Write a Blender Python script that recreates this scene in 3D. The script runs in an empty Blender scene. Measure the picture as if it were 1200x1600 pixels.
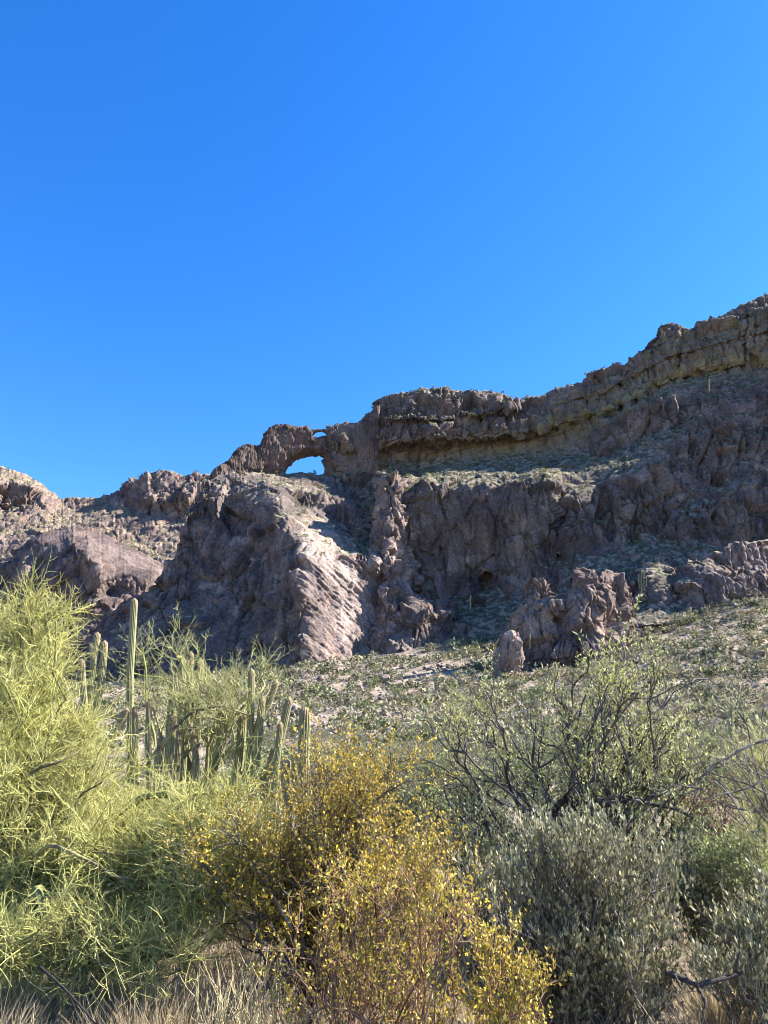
import bpy, math, random
import numpy as np
from mathutils import Vector
sc = bpy.context.scene
COL = sc.collection
R = math.radians
# ------------------------------------------------------------------ camera
EYE = 1.7
PITCH = R(18.2)
F = 1600 / 36 * 26.0                       # focal length in photo pixels (1200 x 1600)
cd = bpy.data.cameras.new('camera'); cam = bpy.data.objects.new('camera', cd); COL.objects.link(cam)
cam.location = (0, 0, EYE); cam.rotation_euler = (R(90) + PITCH, 0, 0)
cd.sensor_fit = 'VERTICAL'; cd.sensor_height = 36; cd.sensor_width = 27; cd.lens = 26.0
cd.clip_start = 0.05; cd.clip_end = 12000
sc.camera = cam
# ------------------------------------------------------------------ sky + sun
SUN_AZ, SUN_EL = 79.0, 37.0                # right of the view, a little behind the mountain
w = bpy.data.worlds.new("World"); sc.world = w; w.use_nodes = True
nt = w.node_tree; bg = nt.nodes['Background']
sky = nt.nodes.new('ShaderNodeTexSky'); sky.sky_type = 'NISHITA'; sky.sun_disc = False
sky.sun_elevation = R(SUN_EL); sky.sun_rotation = R(SUN_AZ)
sky.air_density = 1.0; sky.dust_density = 0.15; sky.ozone_density = 3.0; sky.altitude = 900
hs = nt.nodes.new('ShaderNodeHueSaturation'); hs.inputs['Saturation'].default_value = 1.33; hs.inputs['Hue'].default_value = 0.511; hs.inputs['Value'].default_value = 1.1
nt.links.new(sky.outputs[0], hs.inputs['Color']); nt.links.new(hs.outputs[0], bg.inputs['Color'])
bg.inputs['Strength'].default_value = 0.076
sd = bpy.data.lights.new('sun', 'SUN'); sun = bpy.data.objects.new('sun', sd); COL.objects.link(sun)
sd.energy = 5.0; sd.angle = R(0.5); sd.color = (1.0, 0.94, 0.84)
S = Vector((math.sin(R(SUN_AZ)) * math.cos(R(SUN_EL)), math.cos(R(SUN_AZ)) * math.cos(R(SUN_EL)), math.sin(R(SUN_EL))))
sun.rotation_euler = S.to_track_quat('Z', 'Y').to_euler()
sc.view_settings.view_transform = 'Standard'; sc.view_settings.look = 'None'
sc.view_settings.exposure = 2.2; sc.view_settings.gamma = 1.0
sc.cycles.filter_width = 1.0; sc.cycles.max_bounces = 5; sc.cycles.diffuse_bounces = 3; sc.cycles.transparent_max_bounces = 4

# ------------------------------------------------------------------ helpers
CP, SP = math.cos(PITCH), math.sin(PITCH)
def P(px, py, Y):
    """world point seen at photo pixel (px, py) at forward distance Y"""
    px, py, Y = np.broadcast_arrays(np.asarray(px, float), np.asarray(py, float), np.asarray(Y, float))
    u = (px - 600) / F; v = (800 - py) / F
    den = CP - v * SP
    return np.stack([u / den * Y, Y, EYE + (v * CP + SP) / den * Y], -1)
def tanv(py):
    v = (800 - np.asarray(py, float)) / F
    return (v * CP + SP) / (CP - v * SP)
rs0 = np.random.RandomState(7)
PERM = np.concatenate([rs0.permutation(256)] * 3)
GR = rs0.normal(size=(256, 3)); GR /= np.linalg.norm(GR, axis=1)[:, None]
RND = rs0.rand(256, 4)
def gnoise(p):
    p = np.asarray(p, float); i = np.floor(p).astype(int); f = p - i; i &= 255
    u = f * f * f * (f * (f * 6 - 15) + 10)
    out = 0
    for dx in (0, 1):
        wx = u[..., 0] if dx else 1 - u[..., 0]
        a = PERM[i[..., 0] + dx]
        for dy in (0, 1):
            wy = u[..., 1] if dy else 1 - u[..., 1]
            b = PERM[a + i[..., 1] + dy]
            for dz in (0, 1):
                wz = u[..., 2] if dz else 1 - u[..., 2]
                g = GR[PERM[b + i[..., 2] + dz]]
                out = out + wx * wy * wz * (g[..., 0] * (f[..., 0] - dx) + g[..., 1] * (f[..., 1] - dy) + g[..., 2] * (f[..., 2] - dz))
    return out * 1.5
def fbm(p, oct=4, gain=0.5, ridged=False):
    s = 0; a = 1.0; p = np.asarray(p, float).copy(); n = 0
    for k in range(oct):
        q = gnoise(p + 17.3 * k)
        s = s + a * ((1 - 2 * np.abs(q)) if ridged else q); n += a
        p = p * 2.03; a *= gain
    return s / n
def voronoi(p):
    p = np.asarray(p, float); i = np.floor(p).astype(int)
    f1 = np.full(p.shape[:-1], 9.0); f2 = f1.copy(); idx = np.zeros(p.shape[:-1], int); vec = np.zeros(p.shape)
    for dx in (-1, 0, 1):
        for dy in (-1, 0, 1):
            for dz in (-1, 0, 1):
                c = i + np.array([dx, dy, dz])
                h = PERM[PERM[PERM[c[..., 0] & 255] + (c[..., 1] & 255)] + (c[..., 2] & 255)]
                dv = p - c - RND[h, :3]; d = np.sqrt((dv * dv).sum(-1))
                cl = d < f1
                f2 = np.where(cl, f1, np.minimum(f2, d)); idx = np.where(cl, h, idx); f1 = np.where(cl, d, f1); vec = np.where(cl[..., None], dv, vec)
    return f1, f2, RND[idx, 3], (idx, vec)
def smooth(x, a, b):
    t = np.clip((x - a) / (b - a), 0, 1); return t * t * (3 - 2 * t)
def lerp3(a, b, t):
    return np.asarray(a) * (1 - t[..., None]) + np.asarray(b) * t[..., None]

def make_mesh(name, V, Q=None, T=None, col=None, smooth_shade=True):
    V = np.asarray(V, np.float32).reshape(-1, 3)
    me = bpy.data.meshes.new(name)
    nq = 0 if Q is None else len(Q); ntri = 0 if T is None else len(T)
    loops = np.concatenate([x for x in ([] if Q is None else [np.asarray(Q).ravel()]) + ([] if T is None else [np.asarray(T).ravel()])]).astype(np.int32)
    starts = np.concatenate([np.arange(nq) * 4, nq * 4 + np.arange(ntri) * 3]).astype(np.int32)
    me.vertices.add(len(V)); me.vertices.foreach_set('co', V.ravel())
    me.loops.add(len(loops)); me.loops.foreach_set('vertex_index', loops)
    me.polygons.add(nq + ntri); me.polygons.foreach_set('loop_start', starts)
    if smooth_shade: me.polygons.foreach_set('use_smooth', np.ones(nq + ntri, bool))
    me.update(calc_edges=True)
    if col is not None:
        at = me.color_attributes.new('col', 'FLOAT_COLOR', 'POINT')
        c = np.ones((len(V), 4), np.float32); c[:, :3] = np.asarray(col).reshape(-1, 3)
        at.data.foreach_set('color', c.ravel())
    return me
def link(name, me, mat, parent=None):
    if mat is not None and not me.materials: me.materials.append(mat)
    o = bpy.data.objects.new(name, me); COL.objects.link(o)
    if parent is not None: o.parent = parent
    return o
def tag(o, label, cat, group=None):
    o['label'] = label; o['category'] = cat
    if group: o['group'] = group
    return o
def struct(o): o['kind'] = 'structure'; return o
def empty(name, loc, label, cat, group=None):
    o = bpy.data.objects.new(name, None); COL.objects.link(o); o.location = tuple(float(c) for c in loc)
    return tag(o, label, cat, group)
class Bag:
    """collects vertices, quads, tris and colours for ONE mesh"""
    def __init__(s): s.v = []; s.q = []; s.t = []; s.c = []; s.n = 0
    def add(s, V, Q=None, T=None, col=(1, 1, 1)):
        V = np.asarray(V, float).reshape(-1, 3)
        if Q is not None and len(Q): s.q.append(np.asarray(Q) + s.n)
        if T is not None and len(T): s.t.append(np.asarray(T) + s.n)
        s.c.append(np.broadcast_to(np.asarray(col, float), V.shape)); s.v.append(V); s.n += len(V)
    def mesh(s, name, origin=(0, 0, 0), smooth_shade=True):
        return make_mesh(name, np.concatenate(s.v) - np.asarray(origin, float), np.concatenate(s.q) if s.q else None,
                         np.concatenate(s.t) if s.t else None, np.concatenate(s.c), smooth_shade)
def nrm(a): return a / (np.linalg.norm(a, axis=-1, keepdims=True) + 1e-9)
def tubes(Pt, Rd, S=4, cap=False):
    """(N,K,3) polylines -> tube mesh"""
    Pt = np.asarray(Pt, float); N, K, _ = Pt.shape
    Rd = np.broadcast_to(np.asarray(Rd, float), (N, K))
    Tn = nrm(np.gradient(Pt, axis=1))
    ref = np.where(np.abs(Tn[:, :1, 2:3]) < 0.8, np.array([0, 0, 1.0]), np.array([1.0, 0, 0])) + 0 * Tn
    U = nrm(np.cross(Tn, ref)); W = np.cross(Tn, U)
    a = np.arange(S) / S * 2 * math.pi
    V = Pt[:, :, None] + Rd[:, :, None, None] * (U[:, :, None] * np.cos(a)[:, None] + W[:, :, None] * np.sin(a)[:, None])
    base = (np.arange(N) * K * S)[:, None, None] + (np.arange(K - 1) * S)[None, :, None] + np.arange(S)[None, None]
    b2 = (np.arange(N) * K * S)[:, None, None] + (np.arange(K - 1) * S)[None, :, None] + ((np.arange(S) + 1) % S)[None, None]
    Q = np.stack([base, b2, b2 + S, base + S], -1).reshape(-1, 4)
    return V.reshape(-1, 3), Q
def curve(p0, p1, K, wob, rng, sag=0.0):
    """(N,3)->(N,K,3) wobbling polylines from p0 to p1"""
    p0 = np.atleast_2d(p0).astype(float); p1 = np.atleast_2d(p1).astype(float); N = len(p0)
    t = np.linspace(0, 1, K)[None, :, None]
    L = np.linalg.norm(p1 - p0, axis=1)[:, None, None]
    c = p0[:, None] * (1 - t) + p1[:, None] * t
    ph = rng.uniform(0, 6.28, (N, 1, 3)); fr = rng.uniform(0.6, 1.4, (N, 1, 3))
    o = np.sin(ph + fr * 2 * math.pi * t) - np.sin(ph) * (1 - t) - np.sin(ph + fr * 2 * math.pi) * t
    ph2 = rng.uniform(0, 6.28, (N, 1, 3))
    o2 = np.sin(ph2 + 4.3 * math.pi * t) * np.sin(math.pi * t) * 0.45
    c = c + (o + o2) * L * wob
    c[:, :, 2] += (np.sin(t * math.pi) * L * sag)[:, :, 0]
    return c
def pick(C, t):
    """point on polylines C (N,K,3) at fraction t (N,M) -> pos (N,M,3), tangent"""
    N, K, _ = C.shape; x = t * (K - 1); i = np.clip(np.floor(x).astype(int), 0, K - 2); f = (x - i)[..., None]
    n = np.arange(N)[:, None]
    a, b = C[n, i], C[n, i + 1]
    return a * (1 - f) + b * f, nrm(b - a)
def leaves(pos, dir, nor, L, Wd):
    """folded diamond leaves: pos base, dir, side width"""
    s = nrm(np.cross(dir, nor)); n = np.cross(s, dir)
    L = np.asarray(L)[..., None]; Wd = np.asarray(Wd)[..., None]
    V = np.stack([pos, pos + dir * L * .5 + s * Wd * .5 + n * Wd * .12, pos + dir * L, pos + dir * L * .5 - s * Wd * .5 + n * Wd * .12], 1)
    N = len(pos); b = np.arange(N)[:, None] * 4
    return V.reshape(-1, 3), np.concatenate([b + [0, 1, 2], b + [0, 2, 3]])
def rvec(rng, *sh):
    return nrm(rng.normal(size=sh + (3,)))
def ball(rng, n, surf=0.33):
    return rvec(rng, n) * (rng.rand(n, 1) ** surf)
def jcol(rng, n, rep, cols, var=0.15):
    """per-element random mix of colours repeated over its vertices"""
    cols = np.asarray(cols, float); i = rng.randint(0, len(cols), n); j = rng.randint(0, len(cols), n); t = rng.rand(n, 1)
    c = (cols[i] * (1 - t) + cols[j] * t) * (1 + var * rng.normal(size=(n, 1)))
    return np.repeat(np.clip(c, 0.01, 0.9), rep, axis=0)

# ------------------------------------------------------------------ materials
def mat_attr(name, rough=0.9, bump=(), var=0.0, vscale=1.0, transl=0.0, spec=0.2):
    m = bpy.data.materials.new(name); m.use_nodes = True; n = m.node_tree; b = n.nodes['Principled BSDF']
    at = n.nodes.new('ShaderNodeVertexColor'); at.layer_name = 'col'
    src = at.outputs['Color']
    b.inputs['Roughness'].default_value = rough; b.inputs['Specular IOR Level'].default_value = spec
    tc = n.nodes.new('ShaderNodeTexCoord')
    if var:
        nz = n.nodes.new('ShaderNodeTexNoise'); nz.inputs['Scale'].default_value = vscale; nz.inputs['Detail'].default_value = 6; nz.inputs['Roughness'].default_value = 0.65
        n.links.new(tc.outputs['Object'], nz.inputs['Vector'])
        mr = n.nodes.new('ShaderNodeMapRange'); mr.inputs['From Min'].default_value = 0.3; mr.inputs['From Max'].default_value = 0.7
        mr.inputs['To Min'].default_value = 1 - var; mr.inputs['To Max'].default_value = 1 + var
        n.links.new(nz.outputs['Fac'], mr.inputs['Value'])
        mx = n.nodes.new('ShaderNodeVectorMath'); mx.operation = 'SCALE'
        n.links.new(src, mx.inputs[0]); n.links.new(mr.outputs[0], mx.inputs['Scale']); src = mx.outputs[0]
    n.links.new(src, b.inputs['Base Color'])
    prev = None
    for (scale, dist) in bump:
        nz = n.nodes.new('ShaderNodeTexNoise'); nz.inputs['Scale'].default_value = scale; nz.inputs['Detail'].default_value = 8; nz.inputs['Roughness'].default_value = 0.7
        n.links.new(tc.outputs['Object'], nz.inputs['Vector'])
        bp = n.nodes.new('ShaderNodeBump'); bp.inputs['Strength'].default_value = 1.0; bp.inputs['Distance'].default_value = dist
        n.links.new(nz.outputs['Fac'], bp.inputs['Height'])
        if prev: n.links.new(prev.outputs[0], bp.inputs['Normal'])
        prev = bp
    if prev: n.links.new(prev.outputs[0], b.inputs['Normal'])
    if transl:
        tr = n.nodes.new('ShaderNodeBsdfTranslucent'); n.links.new(src, tr.inputs['Color'])
        mxs = n.nodes.new('ShaderNodeMixShader'); mxs.inputs[0].default_value = transl
        n.links.new(b.outputs[0], mxs.inputs[1]); n.links.new(tr.outputs[0], mxs.inputs[2])
        n.links.new(mxs.outputs[0], n.nodes['Material Output'].inputs['Surface'])
    return m
M_ROCK = mat_attr('rock', 0.95, [(0.5, 0.6), (1.8, 0.4)], 0.45, 0.7, spec=0.1)
M_GROUND = mat_attr('desert_soil', 0.97, [(0.7, 0.5), (6.0, 0.06)], 0.3, 1.5, spec=0.05)
M_TWIG = mat_attr('green_twig', 0.75, [], 0, 1, 0.0, 0.25)
M_BARK = mat_attr('bark', 0.9, [(40, 0.01)], 0.3, 25, spec=0.15)
M_LEAF = mat_attr('leaf', 0.6, [], 0, 1, 0.3, 0.3)
M_JOJ = mat_attr('waxy_leaf', 0.65, [], 0, 1, 0.15, 0.2)
M_SCRUB = mat_attr('scrub_leaf', 0.85, [], 0, 1, 0.2, 0.1)
M_GRASS = mat_attr('dry_straw', 0.8, [], 0, 1, 0.25, 0.15)
M_CACT = mat_attr('cactus_skin', 0.75, [(60, 0.006)], 0.2, 30, spec=0.2)

# ------------------------------------------------------------------ terrain
TY = np.array([0, 12, 20, 40, 80, 140, 200, 260, 300, 350, 450, 700], float)
TPX = [0, 300, 600, 900, 1200]
TPY = {0:    [0, 1330, 1270, 1222, 1188, 1158, 1130, 1108, 1092, 1078, 1060, 1040],
       300:  [0, 1330, 1268, 1218, 1180, 1145, 1112, 1088, 1072, 1058, 1040, 1030],
       600:  [0, 1328, 1266, 1216, 1178, 1140, 1102, 1066, 1046, 1024, 1000, 1000],
       900:  [0, 1326, 1264, 1214, 1174, 1130, 1085, 1040, 1008, 985, 960, 960],
       1200: [0, 1324, 1262, 1206, 1154, 1094, 1034, 974, 938, 905, 880, 880]}
TA = np.array([(p - 600) / F / 1.03 for p in TPX])
TZ = np.zeros((5, len(TY)))
for k, p in enumerate(TPX):
    for j in range(1, len(TY)): TZ[k, j] = EYE + tanv(TPY[p][j]) * TY[j]
    TZ[k, 1] = 0.12
def ground_z(x, y, detail=True):
    x = np.asarray(x, float); y = np.asarray(y, float)
    a = np.clip(x / np.maximum(y, 1.0), TA[0], TA[-1]); yy = np.clip(y, 0, 699)
    ia = np.clip(np.searchsorted(TA, a) - 1, 0, 3); iy = np.clip(np.searchsorted(TY, yy, side='right') - 1, 0, len(TY) - 2)
    fa = (a - TA[ia]) / (TA[ia + 1] - TA[ia]); fy = (yy - TY[iy]) / (TY[iy + 1] - TY[iy])
    z = (TZ[ia, iy] * (1 - fa) + TZ[ia + 1, iy] * fa) * (1 - fy) + (TZ[ia, iy + 1] * (1 - fa) + TZ[ia + 1, iy + 1] * fa) * fy
    if detail:
        p = np.stack([x, y, 0 * x], -1)
        z = z + gnoise(p / 40 + 3.1) * 1.6 * smooth(y, 40, 150) + gnoise(p / 11 + 9.7) * 0.7 * smooth(y, 25, 90) + fbm(p / 2.5, 3) * 0.25 * smooth(y, 5, 60) + gnoise(p / 0.7) * 0.04
    return z
def build_ground():
    rr = np.concatenate([[0.0], np.geomspace(0.6, 460, 430), [520, 620, 800, 1100, 1600, 2500, 4500, 7000]])
    az = np.concatenate([np.arange(-36, 36, 0.16), np.arange(36, 324, 4.0)])
    A, Rr = np.meshgrid(np.radians(az), rr)
    X, Y = np.sin(A) * Rr, np.cos(A) * Rr
    Z = ground_z(X, Y)
    Z = np.where(Rr > 3000, Z * 0 - 5, Z)
    V = np.stack([X, Y, Z], -1); nr, na = A.shape
    i = np.arange(nr - 1)[:, None] * na + np.arange(na)[None]; j = np.arange(nr - 1)[:, None] * na + (np.arange(na)[None] + 1) % na
    Q = np.stack([i, j, j + na, i + na], -1).reshape(-1, 4)[:, ::-1]
    p = V
    t = smooth(fbm(p * [1 / 9, 1 / 9, 0] + 5, 4), -0.25, 0.35)
    c = lerp3((0.20, 0.162, 0.128), (0.32, 0.262, 0.205), t)
    c = lerp3(c, (0.115, 0.096, 0.08), smooth(fbm(p * [1 / 3.0, 1 / 3.0, 0] + 40, 4), 0.1, 0.5) * 0.7)
    me = make_mesh('ground', V, Q, None, c)
    return struct(link('ground', me, M_GROUND))
build_ground()

# ------------------------------------------------------------------ rock relief masses
def polyline(pts, step):
    out = []
    for a, b in zip(pts[:-1], pts[1:]):
        n = max(1, int(math.hypot(b[0] - a[0], b[1] - a[1]) / step))
        for k in range(n): out.append([a[i] + (b[i] - a[i]) * k / n for i in range(3)])
    out.append(list(pts[-1])); return out
def rbf(ctrl):
    C = np.array(ctrl, float); X = C[:, :2] / 100.0; n = len(X)
    D = np.linalg.norm(X[:, None] - X[None], axis=-1)
    A = np.zeros((n + 3, n + 3)); A[:n, :n] = -D - np.eye(n) * 0.004
    A[:n, n] = 1; A[:n, n + 1:] = X; A[n:, :n] = A[:n, n:].T
    s = np.linalg.solve(A, np.concatenate([C[:, 2], np.zeros(3)]))
    def f(px, py):
        q = np.stack([px, py], -1) / 100.0; out = np.zeros(px.shape).ravel(); qf = q.reshape(-1, 2)
        for k in range(0, len(qf), 20000):
            qq = qf[k:k + 20000]
            out[k:k + 20000] = -np.linalg.norm(qq[:, None] - X[None], axis=-1) @ s[:n] + s[n] + qq @ s[n + 1:]
        return out.reshape(px.shape)
    return f
def coarse_eval(f, PX, PY, k=4):
    """evaluate on every k-th grid node, bilinear between"""
    nv, nu = PX.shape
    iv = np.unique(np.concatenate([np.arange(0, nv, k), [nv - 1]])); iu = np.unique(np.concatenate([np.arange(0, nu, k), [nu - 1]]))
    G = f(PX[np.ix_(iv, iu)], PY[np.ix_(iv, iu)])
    H = np.stack([np.interp(np.arange(nu), iu, g) for g in G]); return np.stack([np.interp(np.arange(nv), iv, H[:, c]) for c in range(nu)], 1)
def blur(a, n):
    for _ in range(n):
        b = np.pad(a, ((1, 1), (0, 0), (0, 0)), mode='edge'); a = (b[:-2] + b[1:-1] * 2 + b[2:]) / 4
        b = np.pad(a, ((0, 0), (1, 1), (0, 0)), mode='edge'); a = (b[:, :-2] + b[:, 1:-1] * 2 + b[:, 2:]) / 4
    return a
def grid_normal(V):
    n = nrm(np.cross(np.gradient(V, axis=1), np.gradient(V, axis=0)))
    return n
def rock_offset(p, k=1.0, steep=1.0, an=1.7, flute=1.0):
    """displacement of jointed, weathered rock: tilted flat blocks at three sizes, joints between them; k scales feature size"""
    wv = np.stack([gnoise(p / (30 * k) + 31), gnoise(p / (30 * k) + 77), gnoise(p / (30 * k) + 113)], -1) * 2.5 * k
    q = p + wv
    d = 4.0 * k * fbm(p / (40 * k), 2, 0.4)
    for size, A, tilt, crack, sd_ in ((26, 3.4, 0.27, 1.7, 0), (10, 1.9, 0.33, 1.0, 50), (4.0, 0.8, 0.34, 0.35, 90)):
        s_ = np.array([size, size, size * an]) * k
        f1, f2, r, (idx, vec) = voronoi(q / s_ + sd_)
        d = d + steep * (A * k * (r - 0.5) + tilt * (vec * s_ * GR[idx]).sum(-1) - crack * k * smooth(f2 - f1, 0.07, 0.0))
    rid = fbm(q / np.array([10, 10, 40]) / k + 8, 3, 0.5, True)
    d = d - steep * flute * k * 3.0 * smooth(rid, 0.62, 0.92)
    d = d + steep * flute * k * 0.5 * fbm(q / np.array([3.2, 3.2, 14]) / k + 33, 3, 0.6)
    return d + k * 0.25 * fbm(p / (2.4 * k), 3, 0.6)
def rock_colour(p, nz, rng_off=0.0, lichen=None, tint=(1, 1, 1), soil_at=0.60):
    t = smooth(fbm(p / 30 + 3 + rng_off, 4), -0.35, 0.4)
    c = lerp3((0.080, 0.064, 0.060), (0.162, 0.131, 0.115), t)
    _, _, r, _ = voronoi(p / np.array([7, 7, 10]) + 21 + rng_off)
    c = c * (0.72 + 0.5 * r)[..., None]
    st = smooth(fbm(p / np.array([5, 5, 45]) + 60 + rng_off, 3), 0.12, 0.5)
    c = lerp3(c, (0.052, 0.044, 0.05), st * 0.75)
    ir = smooth(fbm(p / np.array([18, 18, 26]) + 170 + rng_off, 4), 0.08, 0.42)
    c = lerp3(c, (0.165, 0.105, 0.08), ir * 0.4)
    pal = smooth(fbm(p / np.array([14, 14, 14]) + 90 + rng_off, 3), 0.25, 0.5)
    c = lerp3(c, (0.32, 0.255, 0.215), pal * 0.5)
    if lichen is not None:
        lm = lichen * (0.35 + 0.65 * smooth(fbm(p / np.array([7, 7, 24]) + 140, 4), -0.3, 0.2))
        c = lerp3(c, (0.165, 0.138, 0.084), lm)
    s = smooth(nz + 0.18 * fbm(p / 6 + 44, 3), soil_at, soil_at + 0.14)
    sc_ = lerp3((0.225, 0.186, 0.138), (0.055, 0.058, 0.038), smooth(fbm(p / 3.5 + 71, 3), -0.22, 0.12) * 0.9)
    c = c * (1 - s[..., None]) + sc_ * s[..., None]
    return np.clip(c * np.asarray(tint), 0.01, 0.9)
SLOPES = []                                 # gentle spots where scrub can grow
def relief(name, pxs, top, bot, ctrl, nv, back=20.0, bdrop=40.0, lw=0.0, rw=0.0, k=1.0, amp=1.0, hook=None, lich=None, tint=(1, 1, 1),
           soil=0.6, scrub=0.0, dhook=None, nblur=5, jag=0.0, off=0.0, ctrl_step=22, steepmax=1.0, ampmap=None, edges=None, an=1.7, flute=1.0, pale=None):
    pts = []
    for ln in ctrl: pts += polyline(ln, ctrl_step) if len(ln) > 1 else [list(ln[0])]
    seen = {}
    for q in pts: seen[(round(q[0] / 3), round(q[1] / 3))] = q
    f = rbf(list(seen.values()))
    pxs = np.asarray(pxs, float); t = np.array(top, float)
    tp = np.interp(pxs, t[:, 0], t[:, 1])
    if jag: tp = tp + jag * fbm(np.stack([pxs / 9, 0 * pxs, 0 * pxs + off], -1), 4)
    b = np.array(bot, float); bp = np.interp(pxs, b[:, 0], b[:, 1])
    v = np.linspace(0, 1, nv)[:, None]
    PX = np.broadcast_to(pxs[None], (nv, len(pxs))); PY = tp[None] * (1 - v) + bp[None] * v
    if edges is not None:
        (le, re_), (y0, y1) = edges; rows = np.linspace(y0, y1, nv); u = np.linspace(0, 1, len(pxs))[None]
        L_ = np.interp(rows, [q[1] for q in le], [q[0] for q in le]); R_ = np.interp(rows, [q[1] for q in re_], [q[0] for q in re_])
        PX = L_[:, None] * (1 - u) + R_[:, None] * u; PY = np.broadcast_to(rows[:, None], PX.shape)
    D = coarse_eval(f, PX, PY)
    if hook is not None: D = D + hook(PX, PY)
    V = P(PX, PY, D)
    nb = 12; s = np.linspace(1, 0, nb + 1)[:-1][:, None]
    B = np.repeat(V[:1], nb, 0).copy(); B[..., 1] += back * s; B[..., 2] -= bdrop * s ** 1.6
    V = np.concatenate([B, V], 0); PXX = np.concatenate([np.repeat(PX[:1], nb, 0), PX], 0); PYY = np.concatenate([np.repeat(PY[:1], nb, 0), PY], 0)
    for side, wdt in ((0, lw), (-1, rw)):
        if wdt:
            nc = 12; e = np.linspace(0, 1, nc + 1)[1:][None, :]
            colv = V[:, side][:, None]; W = np.repeat(colv, nc, 1).copy(); W[..., 1] += wdt * e
            W[..., 0] += (-1 if side == 0 else 1) * 0.25 * wdt * e * (1 - 0.5 * e)
            cp_, cq_ = np.repeat(PXX[:, side][:, None], nc, 1), np.repeat(PYY[:, side][:, None], nc, 1)
            if side == 0: V = np.concatenate([W[:, ::-1], V], 1); PXX = np.concatenate([cp_, PXX], 1); PYY = np.concatenate([cq_, PYY], 1)
            else: V = np.concatenate([V, W], 1); PXX = np.concatenate([PXX, cp_], 1); PYY = np.concatenate([PYY, cq_], 1)
    N0 = grid_normal(V)
    if N0[nb:, :, 1].mean() > 0: N0 = -N0
    Ns = nrm(blur(N0, nblur))
    steep = (1 - 0.75 * smooth(nrm(blur(N0, 12))[..., 2], 0.5, 0.75)) * steepmax
    d = rock_offset(V + off, k, steep, an, flute) * amp
    if ampmap is not None: d = d * ampmap(PXX, PYY)
    if dhook is not None: d = d + dhook(PXX, PYY, V)
    V2 = V + Ns * d[..., None]
    n2 = grid_normal(V2); n2 = n2 if (n2[nb:, :, 1].mean() < 0) else -n2
    nzs = nrm(blur(n2, 3))[..., 2]
    lm = None if lich is None else lich(PXX, PYY)
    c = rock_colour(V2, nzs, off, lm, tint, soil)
    if pale is not None: c = c * (1 + pale(PXX, PYY)[..., None] * np.array([0.75, 0.72, 0.72]))  # lifts the rock colour inside the mask to add painted sunlight
    nr, nc = V2.shape[:2]
    i = np.arange(nr - 1)[:, None] * nc + np.arange(nc - 1)[None]
    Q = np.stack([i, i + 1, i + nc + 1, i + nc], -1).reshape(-1, 4)[:, ::-1]
    me = make_mesh(name, V2, Q, None, c)
    if scrub:
        m = (nzs > 0.52) & (PXX < 1260) & (PXX > -20)
        # weight by area
        e1 = np.linalg.norm(np.cross(np.gradient(V2, axis=1), np.gradient(V2, axis=0)), axis=-1)
        wgt = np.where(m, np.minimum(e1, 40), 0).ravel()
        if wgt.sum() > 0:
            rg = np.random.RandomState(len(name) + int(off)); n = int(scrub)
            SLOPES.append(V2.reshape(-1, 3)[rg.choice(len(wgt), n, p=wgt / wgt.sum())])
    return link(name, me, M_ROCK)

# ---- the main ridge with its upper wall, sunlit bench and lower cliff
CREST = [(519, 664), (530, 661), (545, 659), (560, 662), (566, 652), (580, 641), (590, 627), (600, 620), (615, 616), (640, 613), (665, 608), (700, 606), (715, 611), (745, 613), (757, 609), (770, 611),
         (790, 618), (797, 625), (830, 624), (850, 625), (858, 617), (870, 610), (900, 598), (930, 586), (950, 577), (976, 566), (982, 554), (987, 558), (1010, 535), (1022, 522), (1030, 509), (1045, 502), (1058, 503),
         (1064, 510), (1080, 508), (1090, 500), (1112, 499), (1140, 488), (1170, 474), (1200, 457), (1300, 462), (1400, 430), (1500, 392), (2000, 381)]
def crest_y(x): return np.interp(x, [c[0] for c in CREST], [c[1] for c in CREST])
CRD = [(519, 505), (700, 505), (900, 501), (1040, 497), (1200, 492), (1300, 480), (1400, 430), (1500, 402), (2000, 395)]  # past the frame: unseen spur, bent and sized to shade the right slope
cl = [(x, y, float(np.interp(x, [c[0] for c in CRD], [c[1] for c in CRD]))) for x, y in CREST[::2] + [CREST[-1]]]
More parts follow.
